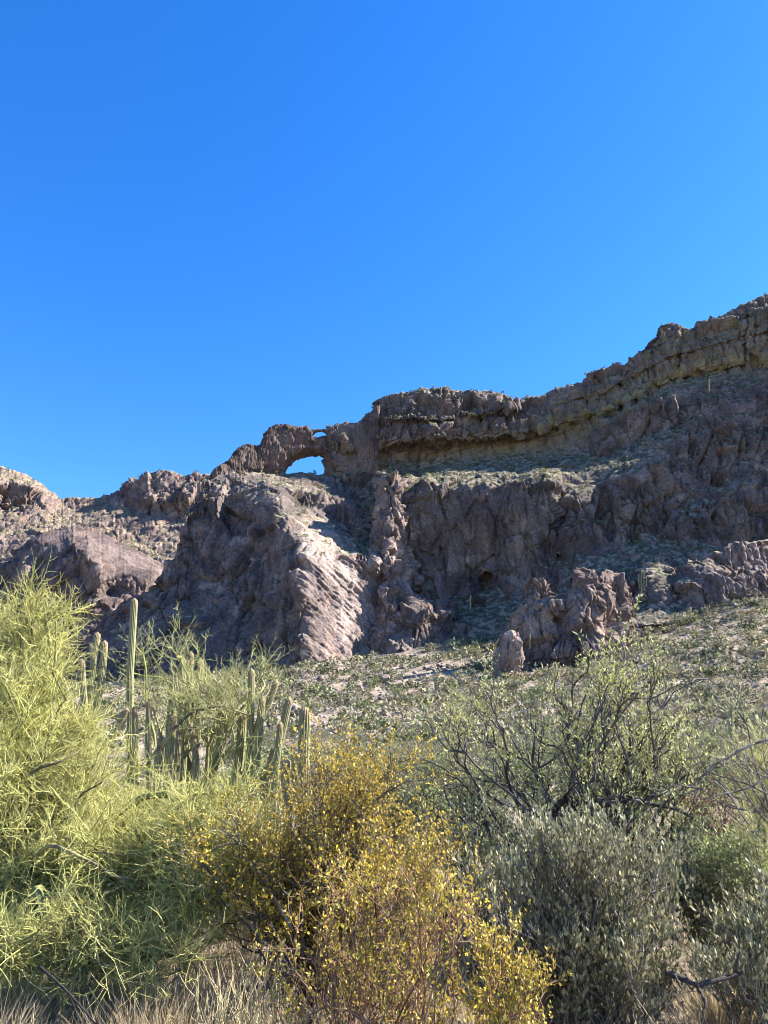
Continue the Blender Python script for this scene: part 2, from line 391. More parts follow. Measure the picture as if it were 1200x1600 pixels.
main_ctrl = [cl, [(x, y + 14, d - 10) for x, y, d in cl],
    # overhanging ledge and the recess under it
    [(519, 700, 487), (600, 694, 483), (700, 692, 481), (800, 682, 478), (870, 665, 479), (950, 640, 479), (1050, 586, 477), (1160, 564, 473), (1300, 560, 460), (1500, 520, 388), (2000, 520, 380)],
    [(519, 708, 493), (600, 702, 495), (700, 700, 493), (800, 690, 490), (870, 673, 488), (950, 648, 487), (1050, 595, 484), (1160, 573, 479)],
    [(523, 742, 490), (600, 744, 487), (650, 742, 484), (700, 729, 481), (800, 721, 478), (860, 722, 474), (900, 712, 470), (945, 704, 462)],
    [(1010, 622, 468), (1060, 604, 470), (1150, 590, 466), (1200, 585, 462), (1300, 575, 456)],
    # purple shoulder cliff under the yellow wall
    [(945, 648, 474), (985, 628, 464), (1050, 611, 458), (1090, 612, 456)],
    [(950, 662, 462), (985, 640, 455), (1050, 620, 450), (1090, 620, 449)],
    [(945, 703, 458), (1000, 685, 453), (1050, 668, 447), (1090, 640, 444)],
    [(960, 712, 446), (1000, 696, 440), (1050, 680, 434), (1100, 650, 432), (1200, 625, 436), (1300, 610, 432), (1500, 600, 376), (2000, 580, 368)],
    # bench rim, brow
    [(615, 748, 428), (640, 753, 426), (700, 757, 420), (760, 753, 413), (800, 750, 408), (850, 748, 404), (870, 750, 404)],
    [(640, 745, 442), (700, 741, 446), (800, 734, 446), (860, 734, 442)],
    [(620, 770, 424), (700, 776, 415), (800, 770, 404), (865, 770, 400)],
    [(640, 860, 422), (700, 860, 414), (760, 860, 408), (830, 860, 398), (868, 860, 398)],
    [(640, 940, 415), (700, 942, 406), (800, 940, 394), (860, 925, 390)],
    # gully left of the bench
    [(545, 775, 474), (600, 770, 466), (612, 762, 450)], [(560, 830, 440), (600, 830, 434)], [(575, 900, 418), (610, 900, 420)],
    [(560, 1000, 402), (640, 1000, 398)],
    [(660, 1040, 345), (760, 1040, 335), (860, 1010, 335)],
    # broken lower cliff on the right
    [(885, 748, 422), (950, 738, 417), (1010, 730, 408), (1050, 740, 410), (1150, 748, 403), (1260, 745, 398), (1500, 730, 366), (2000, 720, 356)],
    [(880, 770, 406), (950, 762, 404), (1010, 748, 398), (1060, 765, 398), (1150, 770, 392), (1260, 768, 388), (1500, 765, 356), (2000, 760, 346)],
    [(880, 860, 388), (950, 850, 390), (1000, 840, 388), (1100, 850, 380), (1200, 852, 376), (1260, 850, 374), (1500, 850, 346), (2000, 850, 330)],
    [(880, 930, 352), (1000, 912, 346), (1100, 920, 334), (1200, 930, 326), (1300, 930, 320), (2000, 930, 290)],
    [(880, 1060, 305), (1000, 1060, 298), (1200, 1060, 285), (2000, 1060, 240)], [(519, 1060, 350)]]
def main_hook(px, py):
    cave = np.exp(-(((px - 758) / 8) ** 2 + (np.maximum(0, np.abs(py - 912 + (px - 758) * 0.2) - 6) / 9) ** 2) ** 2) * 12
    ch = 9 * smooth(py - crest_y(px), 8, 40) * np.exp(-((px - 878 - (py - 830) * 0.05) / 7) ** 2) * smooth(py, 755, 790) * smooth(py, 900, 870)
    cr = 0
    for x0, x1, y0, y1, dd in ((1168, 1163, 492, 570, 6), (1181, 1177, 484, 568, 4), (1018, 1024, 540, 590, 3), (1112, 1106, 505, 560, 3), (930, 926, 590, 630, 3), (1070, 1062, 500, 575, 4), (985, 978, 560, 600, 4), (600, 604, 705, 740, 3), (660, 650, 690, 740, 3)):
        xx = x0 + (x1 - x0) * (py - y0) / (y1 - y0)
        cr = cr + dd * np.exp(-((px - xx) / 2.6) ** 2) * smooth(py, y0 - 4, y0 + 6) * smooth(py, y1 + 6, y1 - 4)
    nub = -7 * np.exp(-(((px - 682) / 16) ** 2 + ((py - 676) / 15) ** 2) ** 2) - 4 * np.exp(-(((px - 640) / 8) ** 2 + ((py - 690) / 8) ** 2))
    l1 = np.interp(px, [540, 560, 645, 687, 730, 787, 829], [666, 662, 656, 659, 653, 642, 631]); w1 = smooth(px, 550, 575) * smooth(px, 835, 815)
    l2 = ledge_y(px); w2 = (px < 1260)
    led = w1 * (3.5 * np.exp(-((py - l1 - 2.5) / 2.6) ** 2) - 3.0 * np.exp(-((py - l1 + 4) / 4.5) ** 2)) + w2 * (3.0 - 2.0 * smooth(px, 840, 900)) * np.exp(-((py - l2 - 4) / 3.0) ** 2)
    l3 = np.interp(px, [850, 950, 1050, 1160, 1250], [640, 608, 556, 528, 505]); led = led + smooth(px, 840, 870) * w2 * (2.0 * np.exp(-((py - l3 - 2) / 2.0) ** 2) - 1.5 * np.exp(-((py - l3 + 3) / 3.5) ** 2))
    return cave + ch + cr + nub + led
def ledge_y(px): return np.interp(px, [519, 600, 700, 800, 870, 950, 1050, 1160, 1300], [704, 698, 696, 686, 669, 644, 590, 568, 560])
def foot_y(px): return np.interp(px, [500, 640, 860, 950, 1050, 1160, 1300], [745, 742, 720, 660, 612, 592, 585])
def main_amp(px, py):
    wall = smooth(py, ledge_y(px) - 2, ledge_y(px) + 6) * smooth(py, foot_y(px) + 8, foot_y(px) - 2)
    cap = smooth(py - crest_y(px), 0, 12) * smooth(py, ledge_y(px) + 4, ledge_y(px) - 4)
    sheer = smooth(px, 640, 665) * smooth(px, 872, 850) * smooth(py, 752, 772) * smooth(py, 945, 925)
    return 1 - 0.42 * sheer - 0.72 * wall - (0.15 + 0.33 * smooth(px, 810, 870)) * cap
def main_d(px, py, V):
    h = py - ledge_y(px)
    up = smooth(h, 34, 12) * smooth(py - crest_y(px), -2, 8)
    bed = V[..., 2] - V[..., 0] * 0.30
    lay = fbm(np.stack([V[..., 0] / 60, V[..., 1] / 60, bed / 5.5], -1), 3, 0.6)
    rdg = fbm(np.stack([V[..., 0] / 50, V[..., 1] / 50, bed / 9.0 + 7], -1), 3, 0.55, True)
    vc = fbm(np.stack([V[..., 0] / 9, V[..., 1] / 30, V[..., 2] / 70], -1), 2, 0.5, True)
    return up * (2.4 * lay - 2.2 * smooth(rdg, 0.6, 0.9) - 2.0 * smooth(vc, 0.75, 0.95)) * (px < 1300)
def main_lich(px, py):
    h = py - crest_y(px)
    foot = np.interp(px, [500, 640, 860, 950, 1050, 1160, 1300], [745, 742, 720, 660, 610, 590, 585])
    return np.maximum(smooth(py, ledge_y(px) - 26, ledge_y(px) - 4), 0) * smooth(h, 14, 40) * smooth(py, foot + 6, foot - 6) * (0.55 + 0.4 * smooth(px, 640, 760)) + 0.62 * smooth(py - crest_y(px), 4, 22) * smooth(py, ledge_y(px) + 4, ledge_y(px) - 4) * smooth(px, 815, 880)
pxm = np.concatenate([np.arange(519, 1240, 1.15), np.arange(1240, 1400, 4), np.arange(1400, 2001, 12)])
struct(relief('mountain', pxm, CREST, [(519, 1060), (2000, 1060)], main_ctrl, 520, 26, 60, lw=22, hook=main_hook, lich=main_lich, soil=0.58, scrub=2600, amp=0.9, off=0.0, ampmap=main_amp, an=2.6, dhook=main_d, jag=3))

# ---- left buttress under the arch
BT = [(60, 1050), (100, 1024), (130, 1000), (160, 970), (200, 942), (235, 915), (262, 890), (275, 868), (280, 852), (290, 820), (300, 788), (315, 762), (328, 747), (345, 740), (380, 735), (430, 737), (470, 740), (519, 743),
      (533, 762), (545, 775), (558, 785), (564, 812), (572, 850), (590, 868), (640, 900), (665, 930)]
but_ctrl = [[(60, 1050, 390), (130, 1000, 402), (235, 915, 412), (290, 820, 424), (328, 747, 446)],
    [(328, 747, 446), (380, 735, 458), (450, 739, 482), (519, 743, 488), (545, 775, 462), (564, 812, 440), (572, 850, 420)],
    [(418, 752, 440), (432, 785, 412), (452, 808, 392), (474, 862, 366), (464, 905, 358), (456, 960, 350), (452, 1050, 338)],   # arete between shade and sun
    [(345, 800, 432), (370, 850, 412), (385, 900, 398), (392, 945, 378)], [(310, 850, 424), (320, 900, 412), (330, 960, 386)],
    [(395, 940, 372), (412, 940, 366), (400, 962, 366)], [(390, 800, 420), (420, 850, 396), (430, 900, 380)], [(410, 1000, 356)],
    [(250, 950, 398), (300, 1000, 372), (380, 1010, 358)], [(150, 1020, 382), (250, 1050, 358), (350, 1060, 345), (420, 1070, 336)],
    [(450, 760, 444), (500, 770, 446), (540, 785, 452)], [(470, 790, 440), (520, 800, 446), (552, 832, 442)],
    [(456, 806, 398), (490, 812, 420), (530, 838, 420), (560, 850, 415)], [(485, 836, 380), (520, 848, 382), (560, 866, 386), (592, 880, 384)],
    [(478, 872, 358), (520, 876, 374), (560, 892, 386), (590, 905, 394)],
    [(470, 930, 348), (520, 940, 366), (580, 955, 387)], [(468, 1000, 340), (510, 1000, 355), (552, 1000, 369)], [(482, 1048, 338), (510, 1040, 346)],
    [(600, 950, 400), (625, 960, 402), (665, 960, 404)], [(560, 1020, 372), (600, 1040, 372), (665, 1040, 378)], [(60, 1090, 370), (300, 1100, 338), (480, 1090, 326), (665, 1090, 345)]]
def but_amp(px, py): return 1 - 0.8 * smooth(px, 468, 485) * smooth(py, 862, 880) * smooth(px, 606, 590)
def but_d(px, py, V):
    m = smooth(px, 462, 482) * smooth(py, 858, 878) * smooth(px, 600, 585)
    q = V[..., 0] * 0.62 + V[..., 2] * 0.78; r = V[..., 0] * 0.78 - V[..., 2] * 0.62
    st = fbm(np.stack([q / 3.2, r / 24, V[..., 1] / 24], -1), 4, 0.6, True)
    return m * (2.3 * st)
relief_b = relief('buttress', np.arange(60, 666, 1.15), BT, [(60, 1090), (665, 1090)], but_ctrl, 330, 30, 70, k=1.0, amp=0.68, an=2.3, dhook=but_d, ampmap=but_amp, pale=lambda x, y: smooth(x, 462, 480) * smooth(y, 800, 830) * smooth(x, 612, 596), soil=0.72, scrub=260, off=200.0, jag=4)  # pale mask paints extra sunlight into the slab's colour
relief_b.name = 'hill'; struct(relief_b)

# ---- pinnacle, tinted paler to look sunlit, and the dark blocks at its foot
PL = [(602, 744), (597, 752), (601, 768), (598, 782), (592, 800), (594, 815), (584, 834), (588, 842), (570, 858), (562, 880), (568, 910), (562, 960), (556, 1060)]
PR = [(613, 744), (622, 752), (618, 764), (625, 778), (623, 790), (633, 798), (628, 814), (631, 832), (637, 850), (633, 866), (640, 880), (637, 910), (648, 935), (656, 1060)]
PL = [(x, y) for x, y in PL]
pin = relief('rock_pinnacle', np.arange(0, 100), [(0, 744), (100, 744)], [(0, 1060), (100, 1060)],
    [[(600, 744, 416), (612, 744, 416)], [(598, 800, 410), (590, 850, 404), (578, 930, 396), (568, 1060, 372)], [(610, 770, 408), (612, 800, 402), (610, 850, 394), (606, 900, 388), (600, 960, 380), (600, 1060, 364)],
     [(628, 800, 412), (634, 850, 408), (638, 900, 402), (650, 940, 396), (656, 1060, 380)]],
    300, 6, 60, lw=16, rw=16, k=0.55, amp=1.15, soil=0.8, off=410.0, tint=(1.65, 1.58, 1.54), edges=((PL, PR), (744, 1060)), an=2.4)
tag(pin, 'pale jagged rock pinnacle standing between the sunlit slab and the shaded cliff', 'rock pinnacle')
BKT = [(596, 1000), (604, 960), (616, 938), (630, 928), (660, 926), (675, 934), (690, 930), (706, 940), (716, 960), (722, 985), (728, 1015)]
blk = relief('rock_outcrop', np.arange(596, 729, 0.8), BKT, [(596, 1060), (728, 1060)],
    [[(596, 1000, 384), (630, 928, 386), (690, 930, 386), (728, 1015, 384)], [(610, 960, 374), (640, 950, 370), (668, 945, 372), (700, 955, 374)], [(600, 1000, 362), (640, 990, 362), (672, 990, 365), (720, 1005, 374)], [(596, 1060, 348), (650, 1055, 350), (728, 1060, 356)]],
    150, 14, 70, lw=10, rw=12, k=0.6, amp=1.0, soil=0.85, off=430.0)
tag(blk, 'dark square rock blocks at the foot of the pale pinnacle, beside the shaded cliff', 'rock outcrop')

# ---- fins of the outcrop on the hillside
FT = [(792, 1000), (797, 970), (806, 945), (816, 932), (824, 906), (830, 901), (838, 906), (846, 905), (852, 914), (862, 912), (872, 926), (878, 934), (884, 912), (890, 897), (900, 888), (912, 887), (926, 893), (936, 908), (941, 896),
      (948, 892), (955, 893), (964, 901), (975, 912), (985, 925), (993, 940), (999, 962), (1003, 990)]
fin = relief('rock_outcrop', np.arange(792, 1003, 0.8), FT, [(792, 1060), (900, 1050), (1003, 1030)],
    [[(792, 1000, 276), (806, 945, 272), (830, 901, 272), (872, 926, 272), (900, 888, 270), (945, 893, 271), (975, 912, 276), (999, 962, 284)], [(812, 970, 264), (840, 950, 262), (900, 930, 261), (935, 945, 260), (958, 935, 263)],
     [(972, 950, 266), (985, 960, 274), (992, 990, 276)], [(800, 1040, 262), (860, 1040, 259), (930, 1030, 257), (965, 1010, 260)], [(876, 970, 267)], [(792, 1060, 262), (1003, 1030, 272)]],
    200, 13, 45, lw=10, rw=10, k=0.5, amp=0.9, soil=0.8, off=600.0, tint=(1.5, 1.42, 1.38))
tag(fin, 'jagged fin of brown rock rising from the hillside in shadow with a sunlit right edge', 'rock outcrop')
RT = [(1045, 935), (1056, 905), (1062, 885), (1075, 872), (1088, 868), (1095, 880), (1108, 868), (1118, 862), (1130, 864), (1138, 850), (1150, 846), (1170, 850), (1185, 846), (1205, 842), (1240, 850), (1290, 900), (1300, 940)]
out2 = relief('rock_outcrop', np.arange(1045, 1300, 1.0), RT, [(1045, 955), (1300, 955)],
    [[(1045, 935, 318), (1075, 872, 318), (1118, 862, 318), (1150, 846, 322), (1240, 850, 325), (1300, 940, 325)], [(1060, 915, 309), (1100, 905, 306), (1128, 900, 306), (1140, 890, 312), (1200, 885, 312), (1280, 910, 314)],
     [(1060, 950, 303), (1120, 940, 301), (1200, 930, 304), (1290, 950, 306)]], 120, 16, 40, lw=10, rw=12, k=0.55, amp=0.9, soil=0.7, off=700.0, tint=(1.3, 1.24, 1.22))
tag(out2, 'low blocky brown outcrop at the right edge above the scrub hillside', 'rock outcrop')

MT = [(972, 960), (985, 925), (996, 890), (1010, 868), (1030, 858), (1050, 866), (1066, 880), (1085, 900), (1100, 930)]
mound = relief('hill', np.arange(972, 1100, 1.0), MT, [(972, 985), (1100, 960)], [[(972, 960, 322), (996, 890, 334), (1030, 858, 342), (1066, 880, 338), (1100, 930, 326)], [(980, 965, 300), (1030, 950, 300), (1100, 950, 302)], [(1010, 905, 316), (1050, 905, 316)]],
    110, 30, 30, k=0.5, amp=0.8, soil=0.6, off=900.0, scrub=60); struct(mound)
# ---- natural arch
def build_arch():
    root = None
    top = np.array([(322, 764), (328, 746), (337, 734), (350, 727), (360, 722), (366, 710), (375, 704), (397, 697), (403, 699), (406, 704), (409, 690), (414, 680), (420, 672), (433, 668), (450, 665), (456, 669), (470, 669), (482, 671), (487, 675), (490, 684), (497, 685), (512, 684), (514, 672), (527, 666), (540, 662), (560, 662), (566, 655), (580, 643), (592, 630)], float)
    bot = np.array([(322, 775), (400, 752), (440, 748), (445, 738), (449, 729), (456, 722), (464, 717), (480, 712), (498, 711), (508, 715), (514, 721), (518, 730), (522, 746), (560, 752), (592, 752)], float)
    px = np.arange(322, 592, 0.45); T_ = np.interp(px, top[:, 0], top[:, 1]); B_ = np.interp(px, bot[:, 0], bot[:, 1])
    n = 64; a = np.arange(n) / n * 2 * math.pi
    ca, sa = np.cos(a), np.sin(a)
    cx = np.sign(ca) * np.abs(ca) ** 0.75; sx = np.sign(sa) * np.abs(sa) ** 0.75
    th = np.interp(px, [322, 345, 400, 450, 500, 592], [5, 10, 11, 9, 8.5, 10])
    Yc = np.interp(px, [322, 400, 500, 592], [462, 484, 495, 499])
    mid = (T_ + B_) / 2; hh = (B_ - T_) / 2
    D = Yc[:, None] - cx[None] * th[:, None]
    D = D - 1.5 * smooth(-sx, 0.2, 1)[None]
    V = P(px[:, None], mid[:, None] - hh[:, None] * sx[None], np.broadcast_to(Yc[:, None], D.shape)); V[..., 1] = D
    Vp = np.concatenate([V[:, -6:], V, V[:, :6]], 1)
    N = grid_normal(Vp)
    if N[:, 6 + 0, 1].mean() > 0: N = -N
    N = nrm(blur(N, 3))[:, 6:-6]
    d = rock_offset(V + 800, 0.42, 1.0, 0.75, 0.0) * 0.62
    V = V + N * d[..., None]
    c = rock_colour(V, N[..., 2] * 0.9, 800, None, (0.92, 0.86, 0.84), 0.9)
    nr, nc = V.shape[:2]
    i = np.arange(nr - 1)[:, None] * nc + np.arange(nc)[None]; j = np.arange(nr - 1)[:, None] * nc + (np.arange(nc)[None] + 1) % nc
    Q = np.stack([i, j, j + nc, i + nc], -1).reshape(-1, 4)
    caps = np.array([[0, k, k + 1] for k in range(1, n - 1)]); caps2 = caps + (nr - 1) * nc
    o = link('rock_arch', make_mesh('rock_arch', V, Q, np.concatenate([caps, caps2]), c), M_ROCK)
    tag(o, 'natural rock arch with blue sky showing through its wide opening high on the ridge', 'rock arch')
    # thin stone span over the second tiny opening
    pp = np.array([[(485, 677), (491, 674), (498, 672.6), (505, 673), (511, 674), (519, 676)]], float)
    C = P(pp[..., 0], pp[..., 1], 494.0); C = np.stack([np.stack([np.interp(np.linspace(0, 5, 40), range(6), C[0, :, k]) for k in range(3)], -1)])
    rad = 1.15 + 6.0 * (np.linspace(-.5, .5, 40)) ** 2 + 0.4 * gnoise(C[0] * 0.9)
    V, Q = tubes(C, rad[None], 10); V = V + nrm(V - np.repeat(C[0], 10, 0)) * (0.5 * fbm(V / 1.3, 2))[:, None]
    s = link('stone_span', make_mesh('stone_span', V, Q, None, rock_colour(V, 0 * V[:, 0], 0, None, (0.9, 0.85, 0.83), 0.9)), M_ROCK, o)
    return o
build_arch()

# ---- far hills on the left
HT = [(-400, 690), (-200, 715), (-50, 728), (0, 732), (12, 738), (40, 740), (56, 744), (70, 756), (85, 772), (95, 781), (118, 778), (140, 778), (165, 774), (180, 769), (194, 760), (206, 750), (222, 742), (245, 735), (262, 735), (285, 743), (305, 742), (330, 741), (420, 748), (480, 790)]
far = relief('far_hills', np.arange(-400, 480, 1.3), HT, [(-400, 1100), (480, 1100)],
    [[(-400, 690, 1180), (0, 732, 1180), (70, 756, 1185), (95, 781, 1200), (190, 766, 1200), (245, 735, 1180), (330, 741, 1170), (480, 790, 1180)],
     [(-200, 790, 1110), (0, 790, 1105), (50, 796, 1110), (86, 805, 1130)], [(-200, 760, 1120), (0, 752, 1122), (50, 760, 1126), (80, 785, 1140)], [(-100, 830, 1040), (60, 830, 1040), (110, 830, 1050)],
     [(150, 800, 1130), (180, 812, 1090), (215, 820, 1080), (160, 826, 1060), (220, 838, 1050)], [(225, 775, 1120), (240, 780, 1112), (285, 782, 1110)], [(235, 800, 1120), (282, 806, 1118)], [(245, 815, 1080), (285, 822, 1070)],
     [(-200, 900, 960), (100, 900, 940), (300, 900, 930)], [(-200, 1100, 800), (480, 1100, 800)]],
    300, 200, 260, k=1.5, amp=1.25, soil=0.70, scrub=500, off=1000.0, tint=(1.2, 1.1, 1.06), jag=3); struct(far)
DT = [(-160, 905), (-60, 892), (0, 882), (14, 876), (24, 858), (40, 844), (62, 832), (90, 825), (120, 822), (145, 826), (180, 842), (222, 862), (262, 886), (300, 912), (340, 960)]
dome = relief('far_hills', np.arange(-160, 340, 1.1), DT, [(-160, 1090), (340, 1090)],
    [[(-160, 905, 850), (0, 882, 850), (24, 858, 862), (62, 832, 880), (120, 822, 900), (180, 842, 905), (262, 886, 890), (340, 960, 870)],
     [(20, 900, 805), (60, 860, 815), (110, 842, 815), (140, 845, 812), (165, 868, 800)], [(170, 850, 850), (220, 885, 830), (185, 890, 800), (240, 900, 800)],
     [(40, 960, 780), (100, 930, 778), (122, 866, 790)], [(130, 866, 782), (152, 880, 778), (166, 940, 768)], [(120, 960, 768), (160, 985, 758)], [(172, 925, 790), (200, 930, 780), (180, 960, 765)], [(-160, 1090, 720), (340, 1090, 700)]],
    200, 60, 140, k=1.2, amp=0.7, soil=0.97, off=1200.0, tint=(0.92, 0.87, 0.87), flute=0.3, jag=3); struct(dome)

# ------------------------------------------------------------------ boulders and loose rock
def ico(sub):
    import bmesh
    bm = bmesh.new(); bmesh.ops.create_icosphere(bm, subdivisions=sub, radius=1.0)
    V = np.array([v.co for v in bm.verts]); T = np.array([[v.index for v in f.verts] for f in bm.faces]); bm.free()
    return V, T
ICO3, ICO2, ICO4, ICO6 = ico(3), ico(2), ico(4), ico(6)
def boulder_shape(seed, base=ICO4, planes=11):
    """unit rock: a sphere cut by random planes, then roughened"""
    rg = np.random.RandomState(seed); V, T = base
    N = rvec(rg, planes); dd = rg.uniform(0.38, 0.82, planes)
    r = np.ones(len(V))
    for n_, d_ in zip(N, dd):
        c = V @ n_; r = np.minimum(r, np.where(c > 0.05, d_ / np.maximum(c, 0.05), 9))
    W = V * r[:, None]
    W = W + V * (0.06 * fbm(W * 2.3 + seed, 4) + 0.05 * fbm(W * 7 + seed, 3))[:, None]
    return W, T
def boulder_colour(W, seed, pale=1.0):
    t = smooth(fbm(W * 1.7 + seed, 4), -0.3, 0.3)
    return lerp3((0.115, 0.088, 0.08), (0.22, 0.175, 0.148), t) * pale
BOULDERS = []
for k in range(5):
    W, T = boulder_shape(300 + k)
    BOULDERS.append(make_mesh('boulder', W, None, T, boulder_colour(W, k, 1.0 + 0.08 * k), False))
M_BOULD = mat_attr('boulder_stone', 0.95, [(2.5, 0.16), (9, 0.05)], 0.35, 3.0, spec=0.1)
for me in BOULDERS: me.materials.append(M_BOULD)
rb = np.random.RandomState(5)
def place_boulder(px, Y, size, label, group, rg=rb, sink=0.25, zz=None):
    a = (px - 600) / F / 1.03; x = a * Y; z = float(ground_z(x, Y)) if zz is None else zz
    o = bpy.data.objects.new('boulder', BOULDERS[rg.randint(5)]); COL.objects.link(o)
    s = size * rg.uniform(0.8, 1.2, 3); s[2] *= 0.75
    o.scale = tuple(s); o.rotation_euler = (rg.uniform(-.3, .3), rg.uniform(-.3, .3), rg.uniform(0, 6.28))
    o.location = (x, Y, z + s[2] * (0.6 - sink)); tag(o, label, 'boulder', group); return o
# tall standing boulder in front of the outcrop
W, T = boulder_shape(43, ICO6, 5)
sh = np.array([5.2, 5.0, 9.2]); Wb = W * sh
Wb[:, 0] += 1.2 * np.sin(Wb[:, 2] / 5.0) + 0.4; Wb[:, :2] *= (1.02 - 0.012 * (Wb[:, 2:3] + 2))
dsp = rock_offset(Wb + 555, 0.28, 1.0); Wb = Wb + nrm(Wb * [1, 1, 0.4]) * dsp[:, None] * 0.9
kb = link('standing_boulder', make_mesh('standing_boulder', Wb, None, T, rock_colour(Wb + 555, 0 * dsp, 3, None, (2.3, 2.1, 2.0), 0.9)), M_ROCK)
kb.location = tuple(P(791, 1030, 243.0)); tag(kb, 'tall pale standing boulder in front of the jagged outcrop, its shadow on the slope', 'boulder')
bpy.context.view_layer.update()
for k in range(34):
    px, py = rb.uniform(988, 1090), rb.uniform(868, 948); dvec = Vector(P(px, py, 1.0)) - Vector((0, 0, EYE)); dvec.normalize()
    hit, loc, n_, i_ = mound.ray_cast(Vector((0, 0, EYE)), dvec)
    if hit: place_boulder((loc.x / loc.y) * F * 1.03 + 600, loc.y, rb.uniform(0.8, 2.6), 'sunlit brown boulder piled between the two outcrops on the hillside', 'boulders piled between the outcrops', sink=0.45, zz=loc.z)
for px, Y, s in ((478, 285, 2.6), (468, 262, 3.0), (497, 275, 2.2), (530, 300, 2.4), (598, 262, 2.6), (575, 255, 1.8), (605, 248, 1.4), (455, 180, 2.6), (462, 172, 2.2), (628, 150, 1.0), (690, 100, 0.5), (1030, 130, 1.9), (640, 140, 0.8)):
    place_boulder(px, Y, s, 'pale boulder lying among scrub on the slope below the big cliff', 'boulders on the slope')
for k in range(110):
    Y = 70 * (300 / 70) ** rb.rand(); px = rb.uniform(560, 1230) if k % 3 else rb.uniform(400, 800)
    place_boulder(px, Y, rb.uniform(0.35, 1.0) * (0.6 + Y / 200), 'small weathered rock lying between shrubs on the open hillside', 'rocks on the hillside')
def scatter(bag, protos, X, Y, size, rg, zs=None, sink=0.0, yscale=1.0):
    """merge many transformed copies of low meshes into one bag"""
    z = ground_z(X, Y) if zs is None else zs
    kind = rg.randint(0, len(protos), len(X))
    for k, (V, Q, T, C) in enumerate(protos):
        m = np.where(kind == k)[0]
        if not len(m): continue
        a = rg.uniform(0, 6.28, len(m)); s = size[m]; c_, s_ = np.cos(a), np.sin(a)
        W = V[None] * s[:, None, None]
        W = np.stack([W[..., 0] * c_[:, None] - W[..., 1] * s_[:, None], W[..., 0] * s_[:, None] + W[..., 1] * c_[:, None], W[..., 2] * yscale], -1)
        W += np.stack([X[m], Y[m], z[m] - sink * s], -1)[:, None]
        off = (np.arange(len(m)) * len(V))[:, None, None]
        tint = np.clip(1 + 0.22 * rg.normal(size=(len(m), 1, 1)), 0.5, 1.6)
        bag.add(W.reshape(-1, 3), None if Q is None else (Q[None] + off).reshape(-1, Q.shape[1]), None if T is None else (T[None] + off).reshape(-1, 3), (C[None] * tint).reshape(-1, 3))
rg = np.random.RandomState(11)
protos = []
for k in range(4):
    W, T = boulder_shape(500 + k, ICO2, 9); protos.append((W * [1, 1, .7], None, T, boulder_colour(W, k, 1.45)))
n = 6000; Yr = np.sqrt(rg.uniform(40 ** 2, 345 ** 2, n)); Ar = rg.uniform(-0.56, 0.56, n)
bag = Bag(); scatter(bag, protos, Ar * Yr, Yr, (0.10 + 0.75 * rg.rand(n) ** 3) * (0.5 + Yr / 230), rg, sink=-0.1)
o = link('loose_rocks', bag.mesh('loose_rocks', smooth_shade=False), M_BOULD); o['kind'] = 'stuff'; tag(o, 'countless small loose stones strewn over the hillside', 'rocks')

# ------------------------------------------------------------------ scrub on the slopes
PAL_GREY = [(0.145, 0.145, 0.095), (0.22, 0.212, 0.145), (0.19, 0.18, 0.13)]
PAL_GREEN = [(0.12, 0.14, 0.065), (0.18, 0.19, 0.095)]
PAL_STRAW = [(0.27, 0.235, 0.14), (0.20, 0.18, 0.11)]
PAL_DARK = [(0.06, 0.075, 0.035), (0.10, 0.11, 0.055)]
def scrub_geo(seed, n, size, pal, flat=0.75, lobes=6):
    rg = np.random.RandomState(seed)
    cen = ball(rg, lobes) * [0.6, 0.6, 0.35 * flat] + [0, 0, 0.42 * flat]; rad = rg.uniform(0.22, 0.42, lobes)
    l = rg.randint(0, lobes, n); p = cen[l] + ball(rg, n, 0.4) * rad[l][:, None] * [1, 1, flat]
    p[:, 2] = np.abs(p[:, 2])
    d = nrm(nrm(p - [0, 0, 0.05]) * 0.8 + rvec(rg, n)); s = rg.uniform(0.6, 1.3, n) * size
    V, T = leaves(p, d, rvec(rg, n), s * 1.5, s)
    return V, None, T, jcol(rg, n, 4, pal)
far_protos = [scrub_geo(60 + k, 50, 0.19, pal, 0.95) for k, pal in enumerate([PAL_GREY, PAL_GREY, PAL_GREEN, PAL_DARK, PAL_STRAW, PAL_GREY, PAL_GREY, PAL_STRAW])]
rg = np.random.RandomState(12)
n = 11000; Yr = np.sqrt(rg.uniform(75 ** 2, 350 ** 2, n)); Ar = rg.uniform(-0.56, 0.56, n)
den = fbm(np.stack([Ar * Yr / 30, Yr / 30, 0 * Yr], -1), 3); keep = den + 0.25 * smooth(Ar, -0.02, 0.25) > rg.uniform(-0.34, 0.36, n); Yr, Ar = Yr[keep], Ar[keep]
bag = Bag(); scatter(bag, far_protos, Ar * Yr, Yr, (0.5 + 2.3 * rg.rand(len(Yr)) ** 2.0) * (0.85 + Yr / 420), rg)
n = 1500; Yr = np.sqrt(rg.uniform(18 ** 2, 90 ** 2, n)); Ar = rg.uniform(-0.56, 0.56, n)
scatter(bag, [scrub_geo(90 + k, 130, 0.10, pal) for k, pal in enumerate([PAL_GREY, PAL_GREEN, PAL_STRAW])], Ar * Yr, Yr, rg.uniform(0.3, 0.8, n), rg)
if SLOPES:
    pts = np.concatenate(SLOPES)
    pts = pts[rg.rand(len(pts)) < 0.9]
    scatter(bag, [scrub_geo(70 + k, 30, 0.26, pal) for k, pal in enumerate([PAL_DARK, PAL_GREY, PAL_GREEN])], pts[:, 0], pts[:, 1], rg.uniform(1.0, 2.6, len(pts)) * np.clip(pts[:, 1] / 430, 0.7, 2.2), rg, zs=pts[:, 2] - 0.3)
o = link('ground_cover', bag.mesh('ground_cover', smooth_shade=False), M_SCRUB); o['kind'] = 'stuff'; tag(o, 'dense low desert scrub covering the hillside and ledges', 'scrub')
near_protos = []
